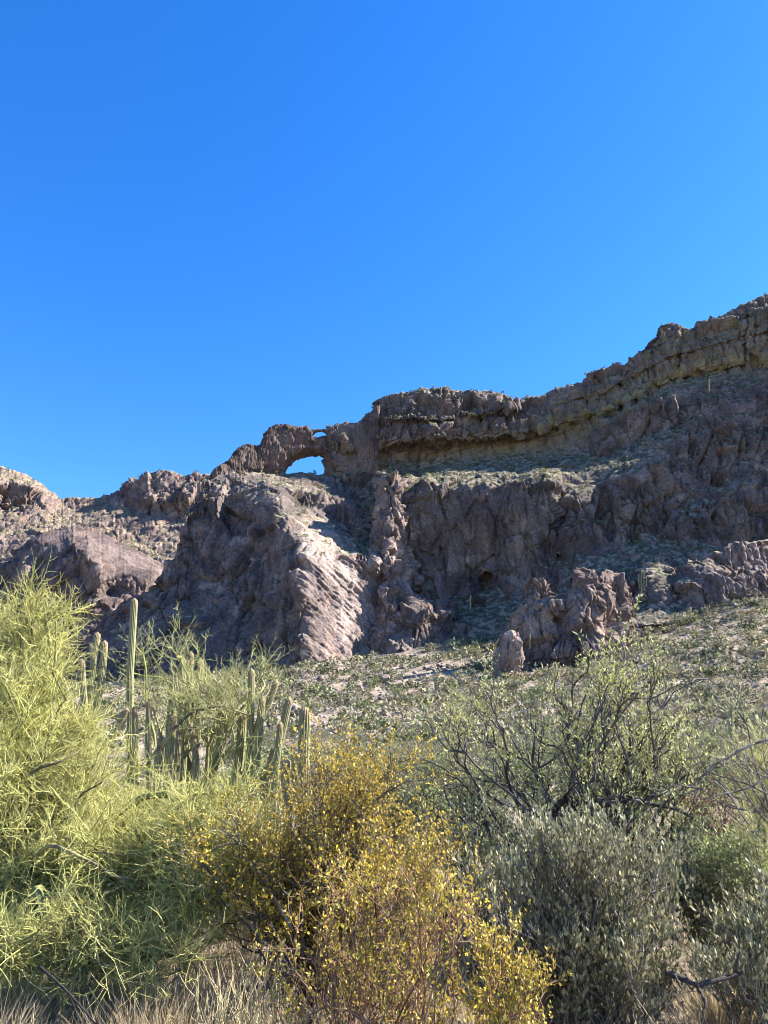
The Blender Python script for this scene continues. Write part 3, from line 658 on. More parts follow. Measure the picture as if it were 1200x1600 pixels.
for k, pal in enumerate([PAL_GREY, PAL_GREEN, PAL_GREY, PAL_STRAW, PAL_GREEN, PAL_GREY]):
    V, Q, T, C = scrub_geo(80 + k, 1500, 0.042, pal, 0.9, 9); me = make_mesh('desert_shrub', V, Q, T, C, False); me.materials.append(M_SCRUB); near_protos.append(me)
rg = np.random.RandomState(13); cnt = 0
while cnt < 290:
    Yv = math.sqrt(rg.uniform(20 ** 2, 100 ** 2)); a = rg.uniform(-0.2, 0.53)
    if abs(a * Yv) < 1.0: continue
    x = a * Yv; o = bpy.data.objects.new('desert_shrub', near_protos[rg.randint(6)]); COL.objects.link(o)
    s = rg.uniform(0.9, 2.3); o.scale = (s, s, s * rg.uniform(0.7, 1.1)); o.rotation_euler = (0, 0, rg.uniform(0, 6.28))
    o.location = (x, Yv, float(ground_z(x, Yv)) - 0.03)
    tag(o, 'rounded grey-green desert shrub growing on the lower hillside behind the foreground bushes', 'shrub', 'shrubs on the lower hillside'); cnt += 1

# ------------------------------------------------------------------ cacti
def stem_geo(bag, px_pts, r, ribs=13, seed=0, tip=True, brown=0.0):
    """ribbed column along a smooth curve of world points, rounded top; first point is the foot"""
    rg = np.random.RandomState(seed); C = np.asarray(px_pts, float)
    t = np.concatenate([[0], np.cumsum(np.linalg.norm(np.diff(C, axis=0), axis=1))]); L = t[-1]
    K = max(14, int(L / 0.05)); u = np.linspace(0, L, K)
    Cs = np.stack([np.interp(u, t, C[:, k]) for k in range(3)], -1)
    for _ in range(8): Cs[1:-1] = (Cs[:-2] + 2 * Cs[1:-1] + Cs[2:]) / 4
    rr = r * (1 + 0.07 * gnoise(np.stack([u * 1.6, 0 * u + seed, 0 * u], -1))) * (0.82 + 0.18 * smooth(u, 0, L * 0.5))
    e = np.clip((L - u) / (r * 1.5), 0, 1); rr = rr * np.sqrt(np.clip(1 - (1 - e) ** 2, 0.004, 1))
    Tn = nrm(np.gradient(Cs, axis=0)); U = nrm(np.cross(Tn, [0.3, 1, 0.1])); Wv = np.cross(Tn, U)
    n = ribs * 4; a = np.arange(n) / n * 2 * math.pi
    prof = 1 + 0.13 * (np.abs(np.cos(a * ribs / 2)) * 2 - 1.2)
    V = Cs[:, None] + rr[:, None, None] * prof[None, :, None] * (U[:, None] * np.cos(a)[None, :, None] + Wv[:, None] * np.sin(a)[None, :, None])
    i = np.arange(K - 1)[:, None] * n + np.arange(n)[None]; j = np.arange(K - 1)[:, None] * n + (np.arange(n)[None] + 1) % n
    Q = np.stack([i, j, j + n, i + n], -1).reshape(-1, 4)
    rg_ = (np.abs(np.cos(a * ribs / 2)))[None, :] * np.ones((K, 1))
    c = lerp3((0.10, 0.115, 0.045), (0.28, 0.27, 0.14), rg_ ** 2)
    c = lerp3(c, (0.24, 0.17, 0.10), np.repeat(smooth(L - u, 0.42, 0.0)[:, None], n, 1) * 0.8)
    mott = smooth(fbm(V * 6 + seed, 3), 0.1, 0.5)
    c = lerp3(c, (0.20, 0.16, 0.10), np.clip(mott * 0.5 + brown, 0, 1))
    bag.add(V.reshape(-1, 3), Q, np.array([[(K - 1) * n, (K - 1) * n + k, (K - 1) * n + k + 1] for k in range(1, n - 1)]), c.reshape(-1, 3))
    # areoles with spines along every rib
    kk = np.arange(2, K - 1); ridx = np.arange(ribs) * 4
    base = V[kk][:, ridx].reshape(-1, 3); outd = nrm(base - np.repeat(Cs[kk], ribs, 0))
    d = nrm(outd + 0.8 * rvec(rg, len(base))); VL, TL = leaves(base - outd * 0.004, d, rvec(rg, len(base)), 0.022 + 0 * d[:, 0], 0.005 + 0 * d[:, 0])
    bag.add(VL, None, TL, (0.34, 0.30, 0.22))
def cactus(name, Y, base_px, stems, label, cat, seed):
    a = (base_px - 600) / F / 1.03; bx = a * Y; bz = float(ground_z(bx, Y)); root = empty(name, (bx, Y, bz), label, cat)
    for k, st in enumerate(stems):
        rg = np.random.RandomState(seed + k); pts, wpx = st[0], st[1]; br = st[2] if len(st) > 2 else 0
        dY = rg.uniform(-0.55, 0.55); wpx = wpx * (1.08 if base_px > 400 else 0.92); W = [P(x + rg.normal(0, 1.5), y, Y + dY) for x, y in pts]
        if len(st) < 4:
            foot = np.array([bx + (W[0][0] - bx) * 0.75, Y + dY * 0.5, bz - 0.1]); W = [foot, foot * 0.45 + W[0] * 0.55 + [0, 0, -0.05]] + W
        bg_ = Bag(); stem_geo(bg_, W, wpx / F * Y / 0.98 / 2, 13, seed + k, brown=br)
        me = bg_.mesh('stem', (bx, Y, bz)); link('stem', me, M_CACT, root)
    return root
cactus('organ_pipe_cactus', 13.2, 145, [([(141, 1112), (146, 1060), (152, 987)], 10), ([(148, 1040), (144, 1020), (143, 1003)], 8, 0, 1), ([(151, 1116), (158, 1060), (163, 1000)], 10), ([(134, 1112), (130, 1075), (127, 1029)], 9.5, .15), ([(112, 1105), (104, 1075), (91, 1044)], 7, .3)],
       'short clump of brown-tipped cactus stems in a gap between the two green trees', 'cactus', 100)
cactus('organ_pipe_cactus', 12.4, 300, [([(203, 1190), (205, 1060), (208, 934)], 10.5), ([(162, 1172), (180, 1135), (199, 1104)], 11, 0, 1), ([(209, 1190), (210, 1150), (210, 1102)], 9), ([(233, 1190), (233, 1150), (233, 1092)], 9),
    ([(258, 1215), (266, 1130), (272, 1036)], 9.5), ([(278, 1200), (284, 1110), (288, 1026)], 10), ([(291, 1150), (295, 1090), (297, 1017)], 9), ([(310, 1150), (313, 1090), (312, 1028)], 9.5), ([(262, 1230), (266, 1180), (272, 1115)], 11), ([(274, 1225), (279, 1175), (284, 1125)], 10, .35), 
    ([(307, 1195), (303, 1160), (299, 1130)], 9, .5), ([(325, 1200), (329, 1165), (343, 1108)], 11), ([(338, 1190), (346, 1150), (352, 1110)], 11, .3), ([(371, 1195), (376, 1160), (380, 1110)], 13), ([(389, 1190), (392, 1120), (395, 1044)], 10),
    ([(386, 1212), (392, 1165), (404, 1128), (422, 1098), (435, 1061)], 9.5), ([(398, 1200), (404, 1140), (411, 1086)], 10), ([(246, 1220), (248, 1190), (250, 1150)], 10)],
    'many-stemmed organ pipe cactus tangled with a green tree, one stem standing far above the rest', 'cactus', 200)
cactus('organ_pipe_cactus', 12.0, 424, [([(419, 1232), (430, 1190), (441, 1150), (449, 1110), (452, 1088)], 9.5), ([(427, 1220), (432, 1180), (436, 1127)], 8), ([(414, 1222), (421, 1195), (430, 1165)], 9, .3), ([(436, 1235), (434, 1220), (433, 1199)], 8)],
       'slim cactus with one long arm curving up beside the thick single column', 'cactus', 300)
cactus('column_cactus', 11.2, 474, [([(474, 1230), (475, 1170), (478, 1104)], 15), ([(449, 1240), (448, 1220), (448, 1184)], 12)],
       'thick blunt ribbed cactus column standing right of the cactus clump above the golden bush', 'cactus', 400)
def far_cactus(px, py0, py1, Y, wpx, arms, label, name='saguaro_cactus'):
    b = P(px, py0, Y); root = empty(name, b, label, 'cactus')
    for k, pts in enumerate([[(px, py0 + 6), (px, (py0 + py1) / 2), (px + 0.5, py1)]] + arms):
        bg_ = Bag(); stem_geo(bg_, [P(x, y, Y) for x, y in pts], (wpx if k == 0 else wpx * 0.85) / F * Y / 2, 9, 500 + k)
        link('stem', bg_.mesh('stem', b), M_CACT, root)
far_cactus(1142, 1166, 1098, 60, 6.5, [], 'lone upright saguaro on the hillside at the right edge behind the bare branches')
far_cactus(1116, 1158, 1132, 66, 4, [], 'short saguaro just left of the lone upright one on the right hillside')
far_cactus(1002, 922, 888, 299, 1.8, [[(1004, 920), (1006, 912), (1006, 892)], [(1000, 920), (998, 912), (998, 897)], [(1006, 920), (1010, 914), (1010, 900)]], 'small clustered cactus among the boulders between the outcrops', 'organ_pipe_cactus')
far_cactus(1108, 606, 592, 450, 2.2, [], 'tiny pale cactus column high on the shaded slope under the ridge')
far_cactus(828, 1008, 990, 256, 2, [], 'tiny cactus column in front of the jagged outcrop')
far_cactus(735, 948, 930, 380, 2.4, [], 'tiny cactus at the foot of the shaded cliff below the cave')

# ------------------------------------------------------------------ foreground trees and bushes
GRN = [(0.33, 0.32, 0.09), (0.43, 0.405, 0.14), (0.245, 0.248, 0.07), (0.40, 0.385, 0.16)]
def bark_cols(n, base=(0.13, 0.115, 0.085), var=0.25, rg=None):
    return np.clip(np.asarray(base) * (1 + var * rg.normal(size=(n, 1))), 0.01, 0.8)
def ctr(px, py, Y): return P(px, py, Y)
def palo_verde(name, base, clumps, seed, label, trunk_r=0.07, nsub=34, ntw=12, nsp=5, tw=(0.22, 0.5), twr=0.0030, up=0.75, cols=GRN, extra_limbs=()):
    """green-barked tree: trunk and limbs, then a crown of thin leafless twigs. clumps: (centre, (rx,ry,rz), density)"""
    rg = np.random.RandomState(seed); base = np.asarray(base, float)
    root = empty(name, base, label, 'tree'); lb, cb = Bag(), Bag()
    S0, S1 = [], []
    for ci, (c, rad, dn) in enumerate(clumps):
        c = np.asarray(c, float); rad = np.asarray(rad, float)
        st = base + [rg.uniform(-.12, .12), rg.uniform(-.12, .12), 0.0]
        limb = curve(st, c, 14, 0.06, rg, sag=0.10)
        V, Q = tubes(limb, np.linspace(trunk_r * rg.uniform(.6, 1), 0.012, 14)[None], 7)
        lb.add(V, Q, None, np.repeat(lerp3((0.15, 0.14, 0.07), (0.24, 0.25, 0.085), np.linspace(0, 1, 14)), 7, 0))
        n = int(nsub * dn); t = rg.uniform(0.45, 1.0, (1, n)); p, tg = pick(limb, t)
        e = c + ball(rg, n, 0.4) * rad; e[:, 2] = np.maximum(e[:, 2], 0.05)
        sub = curve(p[0], e, 9, 0.07, rg, sag=-0.04)
        V, Q = tubes(sub, np.linspace(0.010, 0.0035, 9)[None] * rg.uniform(.7, 1.3, (n, 1)), 5)
        cg = jcol(rg, n, 45, [(0.20, 0.20, 0.07), (0.13, 0.12, 0.065), (0.26, 0.27, 0.09)])
        lb.add(V, Q, None, cg)
        S0.append(sub)
    sub = np.concatenate(S0); n = len(sub)
    t = rg.uniform(0.25, 1.0, (n, ntw)); p, tg = pick(sub, t); p = p.reshape(-1, 3); tg = tg.reshape(-1, 3); N = len(p)
    d = nrm(0.55 * tg + [0, 0, up * 0.75] + 0.95 * rvec(rg, N)); L = rg.uniform(tw[0], tw[1], (N, 1))
    twg = curve(p, p + d * L, 5, 0.025, rg, sag=-0.02)
    V, Q = tubes(twg, np.linspace(twr, twr * 0.45, 5)[None] * rg.uniform(.7, 1.3, (N, 1)), 3)
    patch = np.clip(0.5 + 1.2 * gnoise(p / 0.55 + seed), 0, 1)[:, None]
    cc = jcol(rg, N, 1, cols, 0.12) * (0.88 + 0.24 * patch)
    cb.add(V, Q, None, np.repeat(cc, 15, 0))
    t = rg.uniform(0.15, 0.95, (N, nsp)); q, tg = pick(twg, t); q = q.reshape(-1, 3); tg = tg.reshape(-1, 3); M = len(q)
    d = nrm(0.8 * tg + [0, 0, up * 0.3] + 0.95 * rvec(rg, M)); L = rg.uniform(0.05, 0.17, (M, 1))
    sp = np.stack([q, q + d * L * 0.5 + 0.012 * rvec(rg, M), q + d * L], 1)
    V, Q = tubes(sp, np.array([[twr * 0.62, twr * 0.5, twr * 0.25]]), 3)
    cb.add(V, Q, None, np.repeat(np.repeat(cc, nsp, 0), 9, 0))
    for pts, r in extra_limbs:
        C = np.asarray(pts, float)[None]; C = np.stack([np.stack([np.interp(np.linspace(0, C.shape[1] - 1, 14), range(C.shape[1]), C[0, :, k]) for k in range(3)], -1)])
        V, Q = tubes(C, np.linspace(r, r * 0.4, 14)[None], 7); lb.add(V, Q, None, lerp3((0.10, 0.085, 0.06), (0.30, 0.27, 0.12), smooth(fbm(V * 5, 2), -.1, .3)))
    link('trunk', lb.mesh('trunk', base), M_BARK, root); link('crown', cb.mesh('crown', base), M_TWIG, root)
    return root
def at(px, Y): x = (px - 600) / F / 1.03 * Y; return np.array([x, Y, float(ground_z(x, Y))])
def m_px(r, Y): return r / F * Y          # pixels -> metres at distance Y
def cl_(px, py, Y, rx, rz, dn=1.0, ry=None): return (P(px, py, Y), (m_px(rx, Y), m_px(ry or rx, Y), m_px(rz, Y)), dn)
palo_verde('palo_verde_tree', at(40, 6.6),
    [cl_(20, 985, 6.6, 85, 75, 1.1), cl_(70, 960, 6.4, 45, 55, .5), cl_(-70, 1020, 6.8, 90, 110, .9), cl_(30, 1090, 6.2, 90, 80, 1.1), cl_(110, 1130, 6.6, 70, 60, .7), cl_(20, 1200, 6.0, 110, 90, 1.3), cl_(130, 1220, 6.3, 90, 70, 1.2),
     cl_(220, 1280, 6.4, 80, 55, 1.0), cl_(300, 1300, 6.4, 80, 60, 1.0), cl_(60, 1320, 6.0, 120, 80, 1.3), cl_(180, 1340, 5.8, 100, 80, 1.2), cl_(290, 1350, 6.0, 90, 70, 1.1), cl_(40, 1430, 6.0, 120, 70, 1.0), cl_(170, 1445, 6.1, 100, 70, .9),
     cl_(270, 1440, 6.2, 70, 70, .7), cl_(60, 1480, 5.9, 120, 45, .8), cl_(200, 1485, 6.0, 100, 40, .7), cl_(350, 1370, 5.9, 50, 60, .6), cl_(330, 1320, 5.4, 60, 55, .8), cl_(365, 1270, 5.7, 45, 40, .5), cl_(345, 1420, 5.3, 60, 45, .55), cl_(390, 1340, 5.2, 35, 45, .3), cl_(30, 1500, 4.7, 90, 50, .45), cl_(140, 1505, 4.8, 80, 45, .4), cl_(250, 1490, 4.9, 70, 40, .35), cl_(-120, 1200, 6.4, 110, 150, 1.0)], 21,
    'large yellow-green leafless tree filling the left foreground, topping out at the left edge', nsub=30, ntw=11, nsp=6, twr=0.0033, tw=(0.16, 0.40), up=0.5,
    extra_limbs=[([P(40, 1400, 6.3), P(52, 1340, 5.7), P(80, 1318, 5.4), P(110, 1332, 5.3), P(150, 1350, 5.3), P(172, 1368, 5.3), P(198, 1373, 5.3)], 0.016), ([P(10, 1470, 6.2), P(30, 1468, 5.6), P(70, 1480, 5.3), P(104, 1484, 5.3), P(122, 1498, 5.3), P(150, 1498, 5.3)], 0.012), ([P(200, 1470, 6.2), P(245, 1492, 5.6), P(285, 1494, 5.5), P(303, 1506, 5.5), P(310, 1530, 5.5), P(300, 1552, 5.5)], 0.010),
                 ([P(30, 1400, 6.4), P(0, 1300, 6.0), P(15, 1235, 5.9), P(60, 1200, 5.9), P(90, 1192, 5.9), P(120, 1176, 6.0)], 0.018), ([P(180, 1490, 6.1), P(230, 1470, 5.8), P(285, 1432, 5.7), P(320, 1415, 5.7), P(345, 1390, 5.7)], 0.010), ([P(80, 1400, 6.2), P(40, 1290, 6.0), P(55, 1230, 6.0), P(48, 1180, 6.0)], .016), ([P(30, 1300, 6.1), P(100, 1285, 5.9), P(128, 1240, 5.9), P(160, 1222, 5.9)], .013)])
palo_verde('palo_verde_tree', at(330, 13.0),
    [cl_(212, 1010, 13.4, 45, 45, .3), cl_(265, 1010, 11.9, 60, 60, .7), cl_(235, 1080, 13.2, 50, 50, .4), cl_(320, 1065, 11.4, 70, 50, .8), cl_(385, 1085, 11.5, 70, 50, .7), cl_(410, 1040, 12.9, 45, 45, .35), cl_(290, 1110, 11.6, 60, 40, .4), cl_(360, 1130, 11.6, 70, 35, .45),
     cl_(180, 1040, 13.4, 35, 45, .2), cl_(300, 1060, 12.0, 60, 40, .4)], 22,
    'sparser green tree growing through the organ pipe cactus, its twigs standing against the shaded cliff', trunk_r=0.05, nsub=22, ntw=7, nsp=4, tw=(0.22, 0.5), twr=0.0046,
    cols=[(0.30, 0.30, 0.12), (0.38, 0.37, 0.17), (0.25, 0.26, 0.10)],
    extra_limbs=[([P(240, 1180, 11.6), P(270, 1140, 11.5), P(300, 1112, 11.5), P(345, 1102, 11.5), P(390, 1118, 11.6)], 0.03), ([P(330, 1290, 12.9), P(300, 1200, 12.9), P(285, 1130, 13), P(275, 1060, 13.2)], 0.045)])
palo_verde('palo_verde_tree', at(1240, 8.5),
    [cl_(1190, 1190, 8.5, 50, 45, .5), cl_(1180, 1260, 8.3, 45, 50, .7), cl_(1230, 1230, 8.4, 60, 70, .8), cl_(1195, 1330, 8.0, 40, 40, .5)], 23, 'bright yellow-green twiggy tree half cut off at the right edge of the photo', trunk_r=0.05, nsub=26, ntw=10, nsp=4)

def leafy(name, base, stems, seed, label, cat, leafcols, mat, stem_r=0.012, nsub=10, ntw=8, nlf=9, tw=(0.12, 0.3), lf=(0.012, 0.006), up=0.6, bark=(0.12, 0.105, 0.095), spread=0.35, subl=(0.25, 0.6),
          leaf_up=0.3, two=True, limbs=(), leafname='foliage', twr=0.0016, prune=0.0, kinds=('branches',), bare=0.0):
    """woody shrub: wandering stems to the given tips, side branches, twigs, then leaves along the twigs"""
    rg = np.random.RandomState(seed); base = np.asarray(base, float); root = empty(name, base, label, cat); wb, fb = Bag(), Bag()
    tips = np.array([t for t in stems], float); n = len(tips)
    st = base + np.stack([rg.uniform(-.1, .1, n), rg.uniform(-.1, .1, n), 0 * tips[:, 0]], -1)
    main = curve(st, tips, 14, 0.055, rg, sag=0.06)
    V, Q = tubes(main, np.linspace(1, 0.28, 14)[None] * stem_r * rg.uniform(.6, 1.3, (n, 1)), 6); wb.add(V, Q, None, np.repeat(bark_cols(n, bark, .25, rg), 84, 0))
    t = 1 - rg.rand(n, nsub) ** 1.3 * 0.7; p, tg = pick(main, t); p = p.reshape(-1, 3); tg = tg.reshape(-1, 3); N = len(p)
    d = nrm(tg * 0.9 + [0, 0, up * 0.6] + spread * 2.2 * rvec(rg, N)); sub = curve(p, p + d * rg.uniform(subl[0], subl[1], (N, 1)), 8, 0.07, rg)
    V, Q = tubes(sub, np.linspace(1, .4, 8)[None] * stem_r * 0.36 * rg.uniform(.7, 1.3, (N, 1)), 4); wb.add(V, Q, None, np.repeat(bark_cols(N, bark, .3, rg), 32, 0))
    t = 1 - rg.rand(N, ntw) * 0.85; p, tg = pick(sub, t); p = p.reshape(-1, 3); tg = tg.reshape(-1, 3); M = len(p)
    d = nrm(tg * 0.8 + [0, 0, up] + 0.8 * rvec(rg, M)); tw_ = curve(p, p + d * rg.uniform(tw[0], tw[1], (M, 1)), 5, 0.05, rg)
    V, Q = tubes(tw_, np.linspace(1, .5, 5)[None] * twr, 3); wb.add(V, Q, None, np.repeat(bark_cols(M, np.asarray(bark) * 1.2, .3, rg), 15, 0))
    if bare: tw_ = tw_[rg.rand(M) > bare]
    M = len(tw_)
    t = rg.uniform(0.1, 1.0, (M, nlf)); p, tg = pick(tw_, t); p = p.reshape(-1, 3); tg = tg.reshape(-1, 3); K = len(p)
    if prune:
        k = fbm(p / 0.28 + seed, 2) > rg.normal(0, .12, K) - 0.35 + prune; p, tg = p[k], tg[k]; K = len(p)
    d = nrm(tg * 0.5 + [0, 0, leaf_up] + 0.7 * rvec(rg, K)); s = rg.uniform(.65, 1.3, K)
    V, T = leaves(p, d, rvec(rg, K), lf[0] * s, lf[1] * s)
    ck = jcol(rg, K, 1, leafcols, .16) * np.clip(1 + 0.5 * gnoise(p / 0.4 + seed * 3), .6, 1.4)[:, None]
    fb.add(V, None, T, np.repeat(ck, 4, 0))
    for pts, r in limbs:
        C = np.asarray(pts, float); kk = len(C); C = np.stack([np.interp(np.linspace(0, kk - 1, 24), range(kk), C[:, a]) for a in range(3)], -1)
        for _ in range(2): C[1:-1] = (C[:-2] + 2 * C[1:-1] + C[2:]) / 4
        C = C + 0.010 * np.stack([gnoise(np.arange(24)[:, None] * [.4, .1, 0] + 9 * a + seed + C[0] * 3) for a in range(3)], -1)
        V, Q = tubes(C[None], np.linspace(1, .35, 24)[None] * r, 7); wb.add(V, Q, None, lerp3(np.asarray(bark) * .6, np.asarray(bark) * 2.0, smooth(fbm(V * [9, 9, 9], 2), -.15, .3)))
    link('branches', wb.mesh('branches', base), M_BARK, root); link(leafname, fb.mesh(leafname, base, smooth_shade=False), mat, root)
    return root
def tips(pxpy, Y, rg, n, jit=30, dY=0.5):
    out = []
    for k in range(n):
        x, y = pxpy[rg.randint(len(pxpy))]; out.append(P(x + rg.normal(0, jit), y + rg.normal(0, jit * .7), Y + rg.uniform(-dY, dY)))
    return out
# golden creosote behind, bright one in front
rg = np.random.RandomState(31)
GOLD = [(0.50, 0.33, 0.035), (0.40, 0.29, 0.04), (0.56, 0.40, 0.05), (0.25, 0.24, 0.055)]
YEL = [(0.50, 0.36, 0.04), (0.36, 0.31, 0.06), (0.56, 0.43, 0.07), (0.24, 0.24, 0.06)]
leafy('creosote_bush', at(500, 5.6), tips([(505, 1262), (525, 1235), (560, 1235), (480, 1320), (540, 1300), (590, 1290), (445, 1330), (400, 1345), (380, 1325), (620, 1340), (650, 1390), (430, 1420), (560, 1380), (600, 1430), (410, 1400)], 5.6, rg, 58, 24, .7), 32,
      'tall golden creosote bush with dark forking stems in the middle foreground', 'bush', GOLD, M_LEAF, 0.011, 11, 10, 11, (0.10, 0.24), (0.020, 0.0115), .45, (0.10, 0.085, 0.075), .36, (0.2, 0.5), prune=0.12,
      limbs=[([P(540, 1440, 5.3), P(510, 1370, 5.3), P(505, 1310, 5.3), P(497, 1250, 5.3), P(482, 1220, 5.3)], .011), ([P(455, 1450, 5.0), P(425, 1395, 5.0), P(400, 1352, 5.0), P(372, 1338, 5.0)], .010), ([P(450, 1400, 5.0), P(420, 1370, 5.0), P(398, 1345, 5.0)], .008), ([P(510, 1310, 5.3), P(535, 1285, 5.3), P(560, 1265, 5.4)], .007),
              ([P(548, 1390, 5.1), P(590, 1388, 5.0), P(640, 1378, 5.0), P(690, 1384, 5.0), P(740, 1388, 5.1)], .014)])
leafy('creosote_bush', at(610, 3.5), tips([(525, 1395), (560, 1430), (600, 1450), (640, 1400), (690, 1425), (720, 1460), (500, 1500), (580, 1500), (650, 1490), (620, 1560), (700, 1550), (470, 1540), (560, 1590), (610, 1390)], 3.5, rg, 28, 20, .3), 33,
      'bright yellow creosote bush nearest the camera at the bottom of the photo', 'bush', YEL, M_LEAF, 0.008, 7, 7, 10, (0.08, 0.2), (0.018, 0.0105), .5, (0.20, 0.12, 0.08), .38, (0.14, 0.38), prune=0.2)
leafy('creosote_bush', at(790, 3.3), tips([(770, 1470), (790, 1500), (760, 1540), (810, 1570), (780, 1590), (840, 1590)], 3.3, rg, 14, 14, .25), 34,
      'small yellow creosote bush at the bottom edge just right of the larger bright one', 'bush', YEL, M_LEAF, 0.006, 7, 7, 9, (0.06, 0.14), (0.018, 0.010), .5, (0.20, 0.12, 0.08), .32, (0.08, 0.22), prune=0.15)
# mesquite on the right
MESQ = [(0.33, 0.35, 0.11), (0.43, 0.43, 0.16), (0.25, 0.28, 0.08), (0.46, 0.45, 0.22)]
rg = np.random.RandomState(35)
leafy('mesquite_tree', at(880, 7.4), tips([(700, 1170), (760, 1130), (820, 1100), (880, 1080), (920, 1060), (980, 1080), (1040, 1090), (1080, 1140), (860, 1160), (930, 1150), (1000, 1170), (790, 1210), (1060, 1210), (680, 1250), (940, 1220), (740, 1280), (1000, 1270), (1080, 1300), (1080, 1350), (1110, 1330), (1050, 1330)], 7.3, rg, 62, 28, 1.0), 36,
      'wide mesquite tree with dark tangled limbs and sparse pale green leaflets on the right', 'tree', MESQ, M_LEAF, 0.022, 8, 8, 9, (0.12, 0.36), (0.040, 0.0115), .55, (0.085, 0.075, 0.07), .34, (0.25, 0.6), prune=0.2, twr=0.0024,
      limbs=[([P(860, 1390, 7.2), P(868, 1320, 7.2), P(862, 1270, 7.1), P(890, 1240, 7.0), P(930, 1215, 7.0)], .05), ([P(880, 1390, 7.2), P(880, 1330, 7.1), P(850, 1275, 7.0), P(800, 1262, 6.9), P(760, 1240, 6.9)], .035), ([P(868, 1300, 7.1), P(920, 1258, 6.8), P(990, 1250, 6.7), P(1060, 1265, 6.6), P(1120, 1300, 6.6)], .024),
             ([P(862, 1270, 7.1), P(845, 1230, 7.1), P(832, 1190, 7.1), P(838, 1130, 7.2)], .024), ([P(920, 1258, 6.8), P(970, 1240, 6.7), P(1010, 1250, 6.7), P(1050, 1236, 6.7)], .016), ([P(840, 1290, 7.0), P(800, 1320, 6.8), P(770, 1270, 6.8), P(745, 1225, 6.8)], .016),
             ([P(900, 1300, 6.9), P(930, 1270, 6.8), P(970, 1310, 6.7), P(1000, 1360, 6.6)], .014), ([P(790, 1330, 6.8), P(740, 1300, 6.8), P(700, 1255, 6.8), P(690, 1210, 6.9)], .016), ([P(890, 1240, 7.0), P(905, 1190, 7.1), P(900, 1130, 7.2), P(925, 1060, 7.3)], .018)])
leafy('mesquite_tree', at(1290, 6.5), tips([(1150, 1120), (1180, 1130), (1130, 1180), (1100, 1210), (1180, 1200), (1210, 1160)], 6.4, rg, 14, 20, .5), 37,
      'bare dark mesquite limbs reaching in from the right edge above the scrub', 'tree', MESQ, M_LEAF, 0.014, 6, 6, 6, (0.12, 0.3), (0.04, 0.010), .5, (0.14, 0.125, 0.115), .34, (0.2, 0.45), prune=0.22, bare=.3,
      limbs=[([P(1290, 1130, 6.2), P(1200, 1155, 6.2), P(1160, 1170, 6.2), P(1110, 1200, 6.2), P(1075, 1232, 6.2)], .016), ([P(1290, 1180, 6.2), P(1200, 1212, 6.2), P(1170, 1232, 6.2), P(1105, 1245, 6.2)], .012), ([P(1250, 1120, 6.3), P(1195, 1100, 6.3), P(1186, 1150, 6.2)], .01)])
leafy('brittle_shrub', at(1120, 6.6), tips([(1110, 1290), (1125, 1280), (1130, 1320), (1110, 1330)], 6.9, rg, 9, 12, .2), 38, 'reddish-brown dried shrub standing between the mesquite and the right edge', 'bush',
      [(0.20, 0.10, 0.05), (0.26, 0.15, 0.08), (0.14, 0.09, 0.05)], M_LEAF, 0.010, 8, 7, 7, (0.1, 0.25), (0.022, 0.010), .5, (0.11, 0.07, 0.05), .35, (0.15, 0.4))
# bushes in the gap behind the creosote
rg = np.random.RandomState(61)
for bx, Yv, tp_, sd_, lab in ((690, 9.5, [(640, 1230), (700, 1210), (740, 1240), (670, 1270)], 62, 'soft grey-green bush in the gap between the golden bush and the mesquite'), (610, 12.5, [(600, 1210), (640, 1200), (590, 1230), (620, 1240)], 63, 'small olive bush just right of the top of the golden bush'),
                            (720, 6.4, [(680, 1350), (720, 1330), (760, 1350), (650, 1390), (700, 1400)], 65, 'low pale bush under the mesquite beside the golden bush'), (1100, 6.0, [(1080, 1400), (1110, 1385), (1140, 1400), (1070, 1420), (1120, 1420)], 67, 'low straggly bush above the dry grass between the grey-green bushes'), (560, 8.2, [(520, 1300), (560, 1280), (620, 1290), (650, 1310), (590, 1330)], 66, 'green-grey bush behind the right side of the golden bush')):
    leafy('desert_bush', at(bx, Yv), tips(tp_, Yv, rg, 26, 16, .5), sd_, lab, 'bush', [(0.20, 0.21, 0.11), (0.27, 0.27, 0.15), (0.15, 0.17, 0.08)], M_SCRUB, 0.009, 8, 7, 8, (0.1, 0.25), (0.034, 0.015), .6, (0.12, 0.105, 0.09), .34, (0.15, 0.4))
# jojoba
JOJ = [(0.20, 0.195, 0.10), (0.28, 0.265, 0.15), (0.13, 0.132, 0.065), (0.36, 0.335, 0.21)]
rg = np.random.RandomState(39)
leafy('jojoba_bush', at(900, 4.7), tips([(900, 1345), (950, 1355), (860, 1365), (1000, 1390), (820, 1400), (900, 1390), (960, 1410), (1040, 1400), (760, 1440), (840, 1450), (920, 1470), (1000, 1470), (1050, 1450), (780, 1510), (860, 1530), (940, 1540), (1010, 1540), (720, 1480), (700, 1540)], 4.6, rg, 80, 20, .4), 40,
      'dense grey-green jojoba bush with upright oval leaves at bottom right', 'bush', JOJ, M_JOJ, 0.009, 7, 6, 10, (0.10, 0.22), (0.034, 0.0145), .75, (0.16, 0.145, 0.13), .3, (0.15, 0.35), leaf_up=0.9, prune=0.0)
leafy('jojoba_bush', at(1190, 4.4), tips([(1180, 1480), (1200, 1520), (1170, 1560), (1220, 1450), (1190, 1420)], 4.4, rg, 18, 20, .3), 41,
      'grey-green leafy bush cut off at the bottom right corner beside the dry grass', 'bush', JOJ, M_JOJ, 0.008, 7, 6, 9, (0.10, 0.2), (0.034, 0.0145), .7, (0.16, 0.145, 0.13), .3, (0.12, 0.3), leaf_up=0.8)
